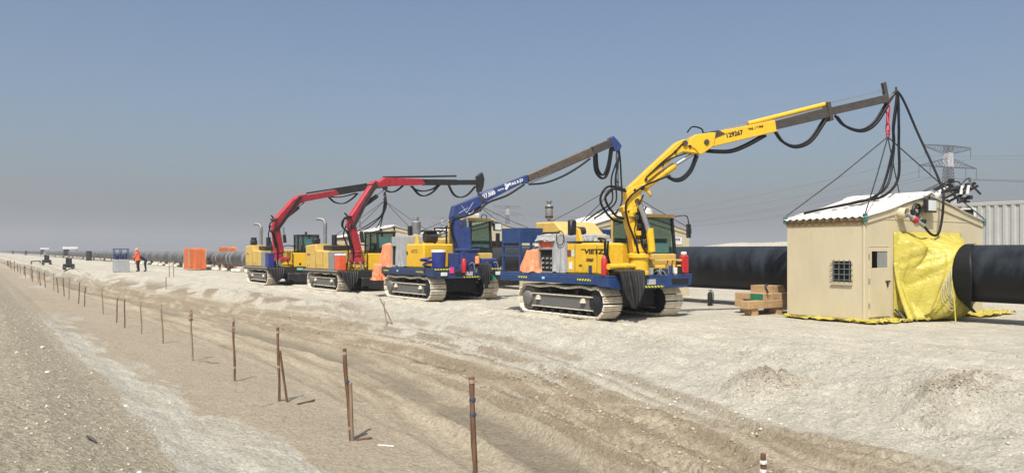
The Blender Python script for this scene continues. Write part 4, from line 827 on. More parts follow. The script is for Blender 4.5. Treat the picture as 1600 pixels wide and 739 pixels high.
def machine1():
    X0,Y0=13.15,15.4; r,B,d=base_a(X0,Y0,'all-yellow knuckle-boom crane on a blue-decked crawler carrier'); fr=frame_of(1); c=CR[1]
    # bodywork
    bd=part('engine_housing',B(.05,1.55,.35,1.62,1.158,1.98,.05),YEL,r)
    part('housing_nose',B(.05,.60,-.06,.348,1.158,1.965,.04),YEL,bd)
    part('panel_seam',MB().box(X0+.043,X0+.052,Y0+.347,Y0+.357,1.2,1.94).box(X0+.043,X0+.052,Y0+1.245,Y0+1.255,1.2,1.94),DARKIN,bd)
    for q in range(5): part('bolt',MB().cyl((X0+.04,Y0+.42+q*.18,1.22),(X0+.052,Y0+.42+q*.18,1.22),.014,8),STEEL,bd)
    part('door_handle',MB().cbox(X0+.03,X0+.048,Y0+.95,Y0+1.07,1.38,1.41,.004),BLACK,bd)
    part('housing_step',B(.05,.8,1.0,1.62,1.99,2.03,.01),BLACK,bd)
    part('bracket_arm',MB().prism([(0,0),(.22,0),(.10,.36),(.0,.40)],.08,((X0+.2,Y0+1.35,1.985),(0,-1,0),(0,0,1),(1,0,0)),.01),YEL,bd)
    part('decal',MB().box(X0+.041,X0+.049,Y0+1.42,Y0+1.58,1.62,1.80),mat('decal_maroon',(.16,.05,.045),.6),bd); part('decal',MB().box(X0+.041,X0+.049,Y0+1.28,Y0+1.38,1.62,1.80),PAPER,bd)
    part('decal',MB().box(X0+.041,X0+.049,Y0+1.36,Y0+1.50,1.28,1.48),WHITE,bd)
    letters('lettering','VIETZ',.165,(X0+.046,Y0+.86,1.70),(0,-1,0),(0,0,1),LETB,bd,bold=.006,shear=.12,sx=1.75)
    part('lettering_bar',MB().box(X0+.042,X0+.049,Y0+.85,Y0+1.0,1.80,1.82),LETB,bd)
    letters('number','129267',.105,(X0+.047,Y0+.80,1.50),(0,-1,0),(0,0,1),LETB,bd,bold=.005)
    # covered welding sets
    w=part('welding_set',B(.08,1.1,1.68,2.95,1.158,1.20,.01).cbox(X0+.08,X0+.13,Y0+2.25,Y0+2.30,1.2,2.05,.01).cbox(X0+.08,X0+.13,Y0+2.9,Y0+2.95,1.2,2.05,.01).cbox(X0+.06,X0+.13,Y0+2.26,Y0+2.94,1.80,1.86,.01),STEELG,r)
    part('machine_core',B(.14,1.05,1.72,2.9,1.21,1.80,.02),DARKIN,w)
    for k in range(9): part('connector',MB().cyl((X0+.09,Y0+2.38+.2*(k%3),1.3+.13*(k//3)),(X0+.145,Y0+2.38+.2*(k%3),1.3+.13*(k//3)),.032,8),STEELG,w)
    part('control_panel',B(.10,.14,2.3,2.88,1.87,2.05,.005),ORANP,w)
    part('canvas_cover',fold_cloth((X0+.55,Y0+1.98,1.17),.95,.55,1.05,3,.05,.035),TARPG,r)
    part('canvas_cover',fold_cloth((X0+.58,Y0+2.62,2.02),.98,.75,.20,5,.08,.05,.0),TARPG,r)
    part('salmon_cover',fold_cloth((X0+.36,Y0+3.28,1.14),.52,.55,.66,7,.40,.06),TARPS,r)
    # blue rack at the rear
    rk=part('rack',B(-.02,.05,3.72,3.79,1.158,2.44,.008),BLUE,r)
    for x,y in ((-.02,4.62),(1.0,3.72),(1.0,4.62)): part('post',B(x,x+.07,y,y+.07,1.158,2.44,.008),BLUE,rk)
    for z in (1.88,): part('rail',B(-.015,.045,3.792,4.618,z,z+.05,.006).cbox(X0+.052,X0+.998,Y0+3.725,Y0+3.785,z,z+.05,.006),BLUE,rk)
    part('rail',B(-.015,.045,3.792,4.618,2.0,2.44,.006),BLUE,rk); part('rail',B(.052,.998,3.725,3.785,2.0,2.44,.006),BLUE,rk)
    part('rail',B(-.012,.042,3.792,4.618,1.60,1.64,.006),BLUE,rk); part('sign',B(.5,.85,3.69,3.722,1.90,1.99,.004),LETW,rk)
    # rear engine hood and stack
    hd=part('engine_hood',MB().prism([(0,1.158),(1.5,1.158),(1.5,2.62),(.55,2.62),(.0,2.20)],1.5,((X0+1.55,Y0+2.6,0),(0,1,0),(0,0,1),(1,0,0)),.04),YEL2,r)
    part('grille',MB().box(X0+.785,X0+.797,Y0+2.9,Y0+3.7,2.25,2.32),DARKIN,hd)
    for k in range(3): part('vent_slat',MB().box(X0+.78,X0+.798,Y0+2.9,Y0+3.7,2.05+k*.06,2.08+k*.06),BLACK,hd)
    letters('hood_lettering','VIETZ',.14,(X0+.79,Y0+3.95,1.9),(0,-1,0),(0,0,1),LETB,hd,bold=.006)
    part('exhaust',MB().lathe((X0+1.05,Y0+3.75,2.6),(0,0,1),[(.05,0),(.05,.12),(.11,.13),(.115,.15),(.115,.50),(.10,.53),(.06,.55),(.06,.60),(.09,.62),(.09,.66),(.03,.68)],16),SILV,hd)
    part('exhaust_band',MB().cyl((X0+1.05,Y0+3.75,2.76),(X0+1.05,Y0+3.75,2.80),.122,16),BLACK,hd); part('exhaust_band',MB().cyl((X0+1.05,Y0+3.75,3.04),(X0+1.05,Y0+3.75,3.08),.122,16),BLACK,hd)
    part('battery_box',B(2.0,2.85,2.9,3.9,1.158,2.42,.03),BLUE,r)
    part('air_filter',MB().cyl((X0+.95,Y0+2.0,2.30),(X0+.55,Y0+2.05,2.30),.14,16).cbox(X0+.28,X0+.5,Y0+1.72,Y0+1.9,2.15,2.62,.04),BLACK,r)
    part('grey_bundle',fold_cloth((X0+.9,Y0+1.5,1.98),.7,.5,.22,11,.1,.08),TARPG,r)
    part('reel_ring',MB().tube([(X0+.02,Y0+1.86+.17*math.cos(a),2.12+.20*math.sin(a)) for a in [i*math.pi/10 for i in range(21)]],.012,6),RUB,r)
    cb=cab(r,X0+1.62,X0+2.62,Y0+.08,Y0+1.62,1.28,2.66,YEL2)
    part('air_conditioner',MB().lathe((X0+2.1,Y0+1.0,2.75),(0,0,1),[(.36,0),(.38,.03),(.36,.14),(.28,.2),(.05,.24)],20),WHITE,cb)
    part('sunshade',MB().box(X0+1.7,X0+2.45,Y0+.20,Y0+.206,1.72,1.98),PAPER,cb)
    part('mirror_arm',MB().tube(spline([(X0+2.62,Y0+.15,2.7),(X0+2.9,Y0+.0,2.72),(X0+2.95,Y0-.05,2.5)],5),.016,6),BLACK,cb); part('mirror',B(2.85,3.02,-.08,-.03,2.12,2.50,.02),BLACK,cb)
    part('front_bumper',B(1.30,2.62,-.12,.02,1.29,1.40,.03),YEL,r); part('front_step',B(1.5,2.6,-.14,.0,1.49,1.55,.01),YEL2,r)
    part('white_drum',MB().cyl((X0+1.28,Y0-.08,1.158),(X0+1.28,Y0-.08,1.34),.085,14),WHITE,r); part('white_drum',MB().cyl((X0+1.49,Y0-.08,1.158),(X0+1.49,Y0-.08,1.34),.085,14),WHITE,r)
    for x in (1.28,1.49): part('drum_lid',MB().cyl((X0+x,Y0-.08,1.342),(X0+x,Y0-.08,1.38),.088,14),TEAL,r)
    part('red_case',B(2.62,2.86,-.15,.0,1.158,1.66,.03),REDP,r); part('case_cap',B(2.66,2.80,-.13,-.02,1.661,1.75,.02),WHITE,r)
    part('valve_block',B(1.7,2.3,-.1,.06,1.158,1.27,.02),CHAS,r)
    for q,(x_,w_,z_,mm) in enumerate(((1.72,.10,.13,STEELG),(1.9,.14,.10,BLUED),(2.1,.12,.18,BLUE),(2.28,.10,.12,WHITE),(2.42,.14,.16,BLACK),(2.0,.08,.22,BROWNT))): part('hydraulic_fitting',MB().cbox(X0+x_,X0+x_+w_,Y0-.19,Y0-.10,1.158,1.158+z_+.05,.012),mm,r)
    for x_ in (2.02,2.2,2.36): part('control_lever',MB().bar((X0+x_,Y0-.12,1.3),(X0+x_+.03,Y0-.16,1.52),.018),BLACK,r)
    for k in range(7):
        a=random.uniform(1.6,2.5); part('loose_cable',MB().tube(spline([(X0+a,Y0-.05,1.17),(X0+a+.08,Y0-.16,1.26+.05*k%.1),(X0+a+.2,Y0-.2,1.12),(X0+a+.25,Y0-.12,1.18)],4),.013,5),RUB if k%2 else STEELG,r)
    e=part('extinguisher',MB().lathe((X0-.02,Y0-.02,1.158),(0,0,1),[(.075,0),(.08,.02),(.08,.40),(.05,.46),(.03,.50)],14),REDP,r); part('valve',MB().cyl((X0-.02,Y0-.02,1.66),(X0-.02,Y0-.02,1.72),.03,8),BLACK,e)
    part('deck_post',B(-.02,.06,.55,.62,1.158,1.40,.01),BLUED,r)
    # crane
    o=pt(fr,(.18,0)); sw=part('slew_post',MB().lathe((o.x-.02,o.y,1.158),(0,0,1),[(.27,0),(.27,.08),(.25,.1),(.25,.42),(.30,.44),(.30,.52),(.22,.56)],24),YEL,r)
    part('outrigger_tube',MB().cyl((o.x,o.y-.05,1.38),(X0-.02,Y0-.17,1.38),.075,16),YEL,r); part('outrigger_head',MB().cyl((X0+.50,Y0-.14,1.38),(X0+.64,Y0-.13,1.38),.09,16),YEL,r)
    poly('crane_column',r,fr,c['column'],.36,YEL); poly('cheek_plate',r,fr,[(-.02,1.74),(.44,1.74),(.45,1.92),(.36,2.04),(.02,2.06)],.42,YEL,.01); poly('cheek_plate',r,fr,[(-.24,2.80),(-.05,2.90),(.0,2.62),(-.14,2.5)],.41,YEL,.01); poly('knuckle_link',r,fr,c['link'],.36,YEL); poly('main_boom',r,fr,c['main_boom'],.30,YEL)
    poly('recess_shade_plate',r,fr,[(.02,2.76),(.17,2.74),(.31,2.10),(.16,2.08)],.375,BLACK,.005)  # black plate on the column face imitates a shaded gap
    for q,(s_,z_) in enumerate(((.02,2.62),(.10,2.40),(.08,2.22),(.22,2.0),(.30,1.92),(-.12,2.7))): part('valve_block',MB().cbox(pt(fr,(s_,z_),-.23).x-.05,pt(fr,(s_,z_),-.23).x+.05,pt(fr,(s_,z_),-.23).y-.05,pt(fr,(s_,z_),-.23).y+.04,z_-.06,z_+.06,.012),[STEEL,BLACK,YEL][q%3],r)
    rod('lift_cylinder',r,fr,(.10,2.95),(.36,2.2),.075,CHROME,-.26); rod('lift_barrel',r,fr,(.36,2.35),(.42,1.75),.10,YEL,-.26)
    rod('fold_cylinder',r,fr,*c['fold_cyl'],.095,YEL,0); rod('fold_rod',r,fr,*c['fold_rod'],.05,CHROME,0)
    poly('catch_lever',r,fr,[(.32,3.42),(.46,3.34),(.52,3.17),(.48,3.15),(.42,3.26),(.32,3.32)],.06,YEL,.005)
    poly('elbow',r,fr,c['elbow'],.36,YEL); j=poly('jib',r,fr,c['jib'],.27,YEL)
    poly('jib_extension',r,fr,c['ext1'],.20,STEEL,.008); poly('jib_extension',r,fr,c['ext2'],.16,STEEL,.008); poly('extension_collar',r,fr,c['collar'],.26,STEEL,.006); poly('tip_plate',r,fr,c['tip'],.12,STEEL,.006)
    rod('telescope_cylinder',r,fr,*c['top_cyl'],.065,YEL); rod('telescope_rod',r,fr,*c['top_rod'],.022,CHROME); rod('telescope_rod',r,fr,*c['top_rod2'],.018,CHROME)
    poly('jib_bracket',r,fr,[(1.95,4.86),(2.3,4.93),(2.5,4.84),(2.2,4.72)],.31,STEEL,.006)
    u=(fr[1]*1+Vector((0,0,.235))).normalized(); 
    letters('jib_number','129267',.165,pt(fr,(2.52,4.73),-.138),u,(0,0,1),LETB,j,bold=.006); letters('jib_lettering','YNL 1 * PNI',.085,pt(fr,(3.15,4.94),-.138),u,(0,0,1),LETB,j,bold=.003)
    pins(r,fr,[(.05,3.05),(.02,2.0)],.42); pins(r,fr,[(1.36,4.56),(1.95,4.6)],.36,.07); pins(r,fr,[(.2,3.38)],.36,.06)
    for n in (-.06,.04):
        for q in 'ABCD': hose(r,fr,[(a,b+n*.5) for a,b in c['loop'+q]],n,.036)
    hose(r,fr,[(0.93,3.71),(.5,3.55),(.1,3.35),(-.25,3.0),(-.2,2.5),(0,2.0),(.1,1.6)],-.24,.026); hose(r,fr,[(.2,3.2),(.05,2.8),(.2,2.4),(.15,2.0),(.3,1.7)],-.25,.022); hose(r,fr,[(.28,2.9),(.15,2.6),(.3,2.3),(.2,2.1)],-.24,.02)
    for q in range(6): hose(r,fr,[(-.05+.05*q,2.75),(.02+.05*q,2.55-.04*q),(-.02+.06*q,2.3),(.05+.05*q,2.05-.05*q)],-.205-.008*q,.012)
    for s_,z_ in ((.05,1.80),(.4,1.80),(.1,2.0),(.38,1.95),(-.18,2.78),(-.05,2.6)): part('bolt',MB().cyl(pt(fr,(s_,z_),-.225),pt(fr,(s_,z_),-.19),.028,8),STEEL,r)
    for s_,z_ in ((.3,3.6),(.75,4.0),(1.1,4.33),(.0,3.32),(1.5,4.48)): part('hose_clamp',MB().cyl(pt(fr,(s_,z_),-.185),pt(fr,(s_,z_),-.14),.04,8),BLACK,r)
    hose(r,fr,[(-.2,3.3),(-.55,3.35),(-.75,3.1),(-.5,2.7),(-.25,2.6)],-.05,.03); hose(r,fr,[(-.18,3.35),(-.65,3.42),(-.85,3.05),(-.55,2.6),(-.25,2.5)],.05,.03)
    hose(r,fr,[(1.45,4.85),(1.6,5.0),(1.85,4.95),(1.9,4.8)],-.1,.02); hose(r,fr,[(.4,3.75),(.8,4.05),(1.1,4.2),(1.4,4.3)],-.17,.02); hose(r,fr,[(.3,3.65),(.7,4.02),(1.05,4.3),(1.3,4.55)],-.165,.018)
    for dy in (0,.10): part('hose',MB().tube(spline([(X0+.02,Y0-.12+dy,2.02),(X0+.0,Y0-.12+dy,1.7),(X0+.12,Y0-.17+dy,1.2)],6),.026,7),RUB,r)
    part('hose',MB().tube(spline([(X0+.6,Y0+.8,2.02),(X0+.3,Y0+.6,2.10),(X0+.1,Y0+.1,2.06),(X0+.02,Y0+.02,1.95),(X0+.02,Y0-.08,1.6),(X0+.15,Y0-.15,1.2)],6),.026,7),RUB,r)
    bag(r,X0+.55,Y0-.36,1.26,.34,.86)
    # tip gear and bundle of welding leads to the hut roof
    tip=pt(fr,(7.35,5.95)); hp=pt(fr,(7.35,5.0)); part('hose_bow',MB().tube([pt(fr,(7.25,5.8)),pt(fr,(7.45,6.02)),pt(fr,(7.62,6.14)),pt(fr,(7.60,6.28))],.03,7),STEEL,r)
    chain(r,pt(fr,(7.35,5.80)),hp,REDP)
    q=pt(fr,(7.62,6.12))
    def roofz(x): return RG+.11-(RG-EV)*abs(x-HXC)/((HX1-HX0)/2)
    for k,(mid,land) in enumerate([((20.95,12.4,4.6),[(20.55,12.55,roofz(20.55)+.12),(19.7,12.75,roofz(19.7)+.03),(18.9,13.1,roofz(18.9)+.03),(18.35,13.35,roofz(18.35)+.02)]),((21.05,12.3,4.7),[(20.85,12.2,3.75),(20.35,12.3,roofz(20.35)+.06),(19.6,12.6,roofz(19.6)+.04),(19.0,12.95,roofz(19.0)+.04)]),((21.05,12.45,4.5),[(20.7,12.4,3.6),(20.1,12.5,roofz(20.1)+.06),(19.4,12.7,roofz(19.4)+.035)])]):
        part('welding_lead',MB().tube(spline([pt(fr,(7.31,5.75)),q+Vector((.02*k,0,.02*k)),Vector(mid)+Vector((.0,0,.6)),mid,*land],8),.036,8),RUB,r)
    part('welding_lead',MB().tube(spline([pt(fr,(7.35,5.85)),q+Vector((.06,-.03,0)),(21.35,11.9,4.9),(21.2,11.22,3.5),(20.98,11.05,3.0),(20.85,11.03,2.5),(20.62,11.0,2.2),(20.3,11.0,2.2),(19.93,yg-.40,2.42)],8),.032,8),RUB,r)
    sling(1,hp,11.4,0,'four-leg wire sling with red link holding the near hut from the yellow crane')
machine1()

def machine2():
    X0,Y0=13.15,24.6; r,B,d=base_a(X0,Y0,'blue knuckle-boom crane with rusty jib on a blue and yellow crawler carrier',True); fr=frame_of(2); c=CR[2]
    bd=part('engine_housing',B(.03,1.5,.62,2.0,1.158,2.02,.05),YEL,r,label='amber engine housing')
    letters('lettering','VIETZ',.16,(X0+.025,Y0+1.62,1.70),(0,-1,0),(0,0,1),mat('faded_lettering',(.30,.17,.05),.6),bd,bold=.004,sx=1.3)
    part('decal',MB().box(X0+.021,X0+.029,Y0+1.86,Y0+1.95,1.62,1.75),LETB,bd)
    part('bracket_arm',MB().prism([(0,0),(.2,0),(.12,.3),(.0,.34)],.08,((X0+.3,Y0+1.75,2.0),(0,-1,0),(0,0,1),(1,0,0)),.01),YEL,bd)
    part('rear_hood',B(.75,2.7,2.0,3.7,1.158,2.25,.06),YEL2,r)
    part('air_filter',MB().cyl((X0+.9,Y0+1.3,2.26),(X0+.45,Y0+1.35,2.26),.2,18).cbox(X0+.4,X0+1.2,Y0+1.1,Y0+1.6,2.46,2.52,.02),BLACK,r)
    part('rail',MB().bar((X0+1.0,Y0+.7,2.02),(X0+1.0,Y0+.7,2.6),.05).bar((X0+1.0,Y0+1.6,2.02),(X0+1.0,Y0+1.6,2.6),.05).bar((X0+1.0,Y0+.7,2.6),(X0+1.0,Y0+1.6,2.6),.05).bar((X0+1.45,Y0+.7,2.02),(X0+1.45,Y0+.7,2.6),.05).bar((X0+1.0,Y0+.7,2.6),(X0+1.45,Y0+.7,2.6),.05),BLACK,r)
    part('welding_set',B(.05,1.0,2.35,3.3,1.158,1.22,.01).cbox(X0+.05,X0+.10,Y0+2.85,Y0+2.9,1.2,2.3,.01).cbox(X0+.05,X0+.10,Y0+3.25,Y0+3.3,1.2,2.3,.01).cbox(X0+.05,X0+.10,Y0+2.86,Y0+3.29,1.95,2.3,.01),TARPG,r)
    part('machine_core',B(.12,1.0,2.4,3.25,1.22,2.2,.02),DARKIN,r)
    part('canvas_cover',fold_cloth((X0+.5,Y0+2.45,1.17),.95,.75,1.2,13,.03,.03),TARPG,r)
    part('exhaust',MB().lathe((X0+.9,Y0+2.9,2.2),(0,0,1),[(.06,0),(.06,.15),(.17,.18),(.18,.22),(.18,.66),(.12,.72),(.08,.74),(.10,.76),(.10,.86),(.05,.88)],18),SILV,r)
    part('mirror',B(.2,.36,2.1,2.25,2.2,2.7,.03),BLACK,r)
    part('salmon_cover',fold_cloth((X0+.34,Y0+3.75,1.14),.56,.7,.9,17,.28,.05),TARPS,r)
    part('salmon_tail',fold_cloth((X0-.10,Y0+4.2,.62),.16,.45,.62,19,.15,.12),TARPS,r)
    part('yellow_stay',MB().bar((X0+.1,Y0+3.6,.75),(X0+.1,Y0+3.6,1.0),.06).bar((X0+.1,Y0+4.0,.75),(X0+.1,Y0+4.0,1.0),.06),YEL,r)
    cl=part('cooler',MB().lathe((X0+.30,Y0-.0,1.158),(0,0,1),[(.22,0),(.23,.02),(.25,.5),(.25,.56)],20),COOLB,r,label='dark blue water cooler')
    part('lid',MB().lathe((X0+.30,Y0,1.72),(0,0,1),[(.26,0),(.265,.03),(.25,.08),(.1,.09)],20),WHITE,cl)
    part('hose_pile',MB().tube(spline([(X0+.0+.18*math.cos(k*1.1),Y0+.35+.12*math.sin(k*1.7),1.2+.03*k) for k in range(12)],4),.04,7),COOLB,r)
    cb=cab(r,X0+1.6,X0+2.6,Y0+.1,Y0+1.65,1.28,2.85,YEL2)
    part('air_conditioner',B(1.75,2.35,.55,1.3,2.945,3.15,.05),WHITE,cb)
    part('beacon_lamp',B(2.6,2.95,.0,.1,2.5,2.8,.02),BLACK,cb); part('lamp_lens',MB().box(X0+2.64,X0+2.91,Y0-.008,Y0-.001,2.54,2.76),LAMPG,cb); part('mirror',B(2.68,2.86,.0,.06,1.95,2.42,.03),BLACK,cb)
    part('dish',MB().tube([(X0+2.35+.12*math.cos(a),Y0+.3,3.0+.10*math.sin(a)) for a in [i*math.pi/8 for i in range(17)]],.015,6),BLACK,cb)
    part('control_stand',B(1.35,1.75,-.12,.1,1.158,1.75,.02).cbox(X0+.9,X0+1.9,Y0-.16,Y0+.1,1.752,1.85,.02),BLUEC,r)
    part('toolbox',B(.72,1.05,-.18,.12,1.158,1.7,.02),BLUEC,r)
    part('hydraulic_block',B(2.0,2.65,-.14,.08,1.158,1.5,.03),BLUEC,r)
    for k in range(10):
        a=random.uniform(1.2,2.5); part('loose_cable',MB().tube(spline([(X0+a,Y0-.12,1.17+random.random()*.3),(X0+a+.1,Y0-.2,1.35),(X0+a+.2,Y0-.22,1.0),(X0+a+.3,Y0-.18,1.2)],4),.016,5),[RUB,STEELG,COOLB][k%3],r)
    part('extinguisher',MB().lathe((X0+1.18,Y0-.24,1.0),(0,0,1),[(.08,0),(.085,.02),(.085,.42),(.04,.5)],14),REDP,r)
    part('float_marker',MB().lathe((X0+1.72,Y0-.25,1.3),(0,0,1),[(.05,0),(.085,.03),(.085,.24),(.05,.28)],14),TARPS,r)
    part('pink_strap',B(.60,.78,-.25,-.225,.98,1.2,.01),mat('pink_strap',(.55,.05,.2),.7),r)
    part('hazard_strip',MB().box(X0+.02,X0+.62,Y0-.232,Y0-.216,1.10,1.15).box(X0+2.1,X0+2.9,Y0-.232,Y0-.216,1.10,1.15),HAZ,r)
    part('headlamp',MB().cbox(X0+.25,X0+.5,Y0-.27,Y0-.23,.90,1.02,.01).cbox(X0+2.5,X0+2.72,Y0-.27,Y0-.23,.90,1.02,.01),LAMPG,r)
    part('green_rag',fold_cloth((X0+2.25,Y0-.28,.70),.16,.08,.22,23,.2,.2),GREENP,r)
    o=pt(fr,(.14,0)); part('slew_post',MB().lathe((o.x,o.y,1.158),(0,0,1),[(.30,0),(.30,.1),(.24,.12),(.24,.6),(.2,.62)],24),BLUEC,r)
    poly('crane_column',r,fr,c['column'],.38,BLUEC); l=poly('knuckle_link',r,fr,c['link'],.36,BLUEC); j=poly('jib',r,fr,c['jib'],.30,BLUEC)
    rod('lift_cylinder',r,fr,(.33,2.95),(.40,2.3),.055,CHROME,-.1); rod('lift_barrel',r,fr,(.38,2.62),(.42,1.85),.10,BLUEC,-.1)
    poly('jib_extension',r,fr,c['ext1'],.24,BROWNS,.008); poly('jib_extension',r,fr,c['ext2'],.19,STEEL,.008); poly('tip_head',r,fr,c['tip'],.24,BLUEC,.01)
    u=(fr[1]+Vector((0,0,.40))).normalized()
    letters('lettering','27.500',.19,pt(fr,(.96,3.64),-.153),u,(0,0,1),LETW,j,bold=.008); letters('lettering','TAG & JO',.135,pt(fr,(2.02,4.13),-.153),u,(0,0,1),LETW,j,bold=.006); letters('lettering','Acima',.105,pt(fr,(1.52,3.91),-.153),u,(0,0,1),LETW,j,bold=.002,shear=.3)
    part('line_mark',MB().prism([(.92,3.80),(1.34,3.97),(1.34,3.985),(.92,3.815)],.006,((fr[0]+fr[3]*-.154),fr[1],fr[2],fr[3])),LETW,j)
    for pl_ in ([(1.80,4.02),(1.88,4.18),(2.0,4.25),(2.05,4.22),(1.95,4.10),(1.88,3.98)],[(1.80,4.10),(1.80,4.20),(1.86,4.23),(1.87,4.17)]): part('emblem',MB().prism(pl_,.006,((fr[0]+fr[3]*-.154),fr[1],fr[2],fr[3])),LETW,j)
    for a,b in (((.0,3.1),(.35,3.30)),((.1,3.38),(.3,3.12)),((.3,3.12),(.55,3.5))): part('chalk_line',MB().bar(pt(fr,a,-.181),pt(fr,b,-.181),.010),LETW,l)
    pins(r,fr,[(.0,3.0),(.1,2.7)],.36,.07); pins(r,fr,[(.9,3.62)],.34,.09)
    for n in (-.17,-.12):
        for q in 'AB': hose(r,fr,[(a,b+n*.3) for a,b in c['loop'+q]],n,.03)
    for n in (-.05,.05): hose(r,fr,c['loopC'],n,.033); hose(r,fr,c['loopD'],n+.02,.03)
    rod('guide_rod',r,fr,(2.9,4.28),(5.5,5.40),.012,WIRE,-.05)
    hose(r,fr,[(-.2,2.95),(-.3,2.6),(-.22,2.2),(-.1,1.6)],-.2,.025); hose(r,fr,[(-.18,2.95),(-.26,2.5),(-.1,2.0),(.0,1.5)],-.21,.02)
    bag(r,X0+1.95,Y0-.36,1.28,.45,.5)
    hp=pt(fr,(6.72,4.45)); chain(r,pt(fr,(6.72,5.65)),hp,STEEL)
    for k,(mx,lx_) in enumerate(((20.55,19.0),(20.75,19.4),(21.05,20.3))):
        part('welding_lead',MB().tube(spline([pt(fr,(6.6,5.8)),pt(fr,(6.82,5.6)),(mx,23.65,4.6),(mx-.1,23.5,3.7),((mx+lx_)/2-.1,23.4,3.25),(lx_,23.3,RG+.12-(RG-EV)*abs(lx_-HXC)/2.85)],8),.034,8),RUB,r)
    sling(2,hp,22.6,gz(HXC,23.6)-.02,'wire sling from the blue crane to the hut behind the yellow carrier')
machine2()

def machine_b(k,X0,Y0,label,yg,box_m,slab):
    r=empty('crane_carrier',(X0+1.35,Y0+1.95,0),label,'crane carrier'); fr=frame_of(k); c=CR[k]
    B=lambda x0,x1,y0,y1,z0,z1,b=.02: MB().cbox(X0+x0,X0+x1,Y0+y0,Y0+y1,z0,z1,b)
    track(r,X0,Y0,.10); track(r,X0+2.1,Y0,.10)
    part('chassis',B(.7,2.0,.4,3.6,.30,.72,.05),CHAS,r); part('slew_ring',MB().cyl((X0+1.35,Y0+1.9,.70),(X0+1.35,Y0+1.9,.80),.62,28),CHAS,r)
    dk=part('deck',B(-.05,2.75,-.2,4.3,.80,.92,.015),BLACK,r); part('front_plate',B(.0,2.72,-.24,-.202,.60,.91,.01),BLACK,dk); part('name_plate',MB().box(X0+1.45,X0+1.78,Y0-.258,Y0-.242,.76,.88),TURF,dk)
    letters('plate_text','TAG',.08,(X0+1.5,Y0-.26,.79),(1,0,0),(0,0,1),LETW,dk)
    part('edge_strip',B(-.06,.0,.0,4.3,.86,.925,.008),STEELG,dk)
    hood=part('engine_hood',MB().prism([(0,.925),(4.1-1.2,.925),(4.1-1.2,2.02),(4.1-2.55,2.08),(4.1-2.58,1.80),(0,1.76)],1.45,((X0+.75,Y0+1.25,0),(0,1,0),(0,0,1),(1,0,0)),.05),YEL2,r)
    part('panel_seam',MB().box(X0+.018,X0+.026,Y0+2.78,Y0+2.79,.95,1.78).box(X0+.018,X0+.026,Y0+1.9,Y0+1.905,.95,1.74),DARKIN,hood)
    for yy in (3.85,3.6,2.6,2.2): part('latch',MB().box(X0+.012,X0+.026,Y0+yy,Y0+yy+.05,1.02,1.16),BROWNT,hood)
    part('grille',MB().box(X0+.016,X0+.026,Y0+3.5,Y0+3.9,1.55,1.65),BROWNT,hood)
    part('rear_hood',B(1.48,2.7,2.0,4.2,.925,1.85,.05),YEL2,r)
    part('engine_top',B(.3,1.3,1.5,2.6,1.80,2.02,.04),BLACK,r)
    part('exhaust',MB().tube(spline([(X0+.55,Y0+3.0,2.0),(X0+.55,Y0+3.0,2.6),(X0+.55,Y0+3.0,3.05),(X0+.45,Y0+3.12,3.22),(X0+.25,Y0+3.3,3.24)],6),[.085]*13+[.07]*11+[.055],14),SILV,r)
    part('air_filter',MB().cyl((X0+.3,Y0+3.5,2.05),(X0+.3,Y0+3.5,2.5),.15,14).cbox(X0+.15,X0+.45,Y0+3.3,Y0+3.7,2.1,2.35,.04),BLACK,r); part('air_filter',MB().cyl((X0+.8,Y0+2.5,2.02),(X0+.8,Y0+2.5,2.5),.12,14),BLACK,r)
    part('side_box',B(.05,.38,.05,.55,.925,1.55,.02),box_m,r); part('box_lid',B(.04,.39,.04,.56,1.552,1.64,.02),WHITE if box_m is ORANP else BLUED,r)
    part('cooler_frame',B(.0,.5,.6,1.2,.925,1.72,.02),STEELG,r)
    part('crane_base',B(.50,1.20,-.1,.8,.925,1.25,.03).cbox(X0+.45,X0+1.25,Y0-.14,Y0-.105,1.05,1.15,.01),YEL,r)
    part('valve_bank',B(.55,1.1,-.15,.0,1.26,1.45,.02),RED,r)
    part('guard_rail',MB().bar((X0+.45,Y0-.18,.92),(X0+.45,Y0-.18,1.68),.035).bar((X0+1.25,Y0-.18,.92),(X0+1.25,Y0-.18,1.68),.035).bar((X0+.45,Y0-.18,1.68),(X0+1.25,Y0-.18,1.68),.035),BLACK,r)
    fb=part('fuel_tank',B(1.3,1.98,-.15,.9,.925,1.66,.03),YEL,r); part('filler',MB().box(X0+1.6,X0+1.7,Y0-.16,Y0-.152,1.02,1.14),BLACK,fb)
    cb=cab(r,X0+1.95,X0+2.85,Y0+.25,Y0+1.75,.93,2.55,BLACK); part('sunshade',MB().box(X0+2.05,X0+2.7,Y0+.40,Y0+.406,1.9,2.4),PAPER,cb)
    part('lamp',MB().cyl((X0+2.2,Y0+.5,2.64),(X0+2.2,Y0+.5,2.78),.06,10),BLACK,cb)
    part('handrail',MB().tube(spline([(X0+1.0,Y0+1.2,1.9),(X0+1.4,Y0+1.2,2.05),(X0+1.9,Y0+1.2,2.0)],5),.03,6),BLACK,r)
    for q in range(6):
        a=random.uniform(.4,1.2); part('loose_cable',MB().tube(spline([(X0+a,Y0-.1,1.2),(X0+a-.1,Y0-.22,1.3),(X0+a-.05,Y0-.25,1.0),(X0+a+.1,Y0-.2,1.1)],4),.018,5),[RUB,STEELG][q%2],r)
    o=pt(fr,(0 if k==3 else -.1,0)); part('slew_post',MB().lathe((o.x,o.y,1.25),(0,0,1),[(.27,0),(.27,.12),(.22,.14),(.22,.5),(.2,.52)],22),RED,r)
    poly('crane_column',r,fr,c['column'],.34,RED); poly('main_boom',r,fr,c['main_boom'],.30,RED); poly('elbow',r,fr,c['elbow'],.34,RED); poly('jib',r,fr,c['jib'],.28,RED)
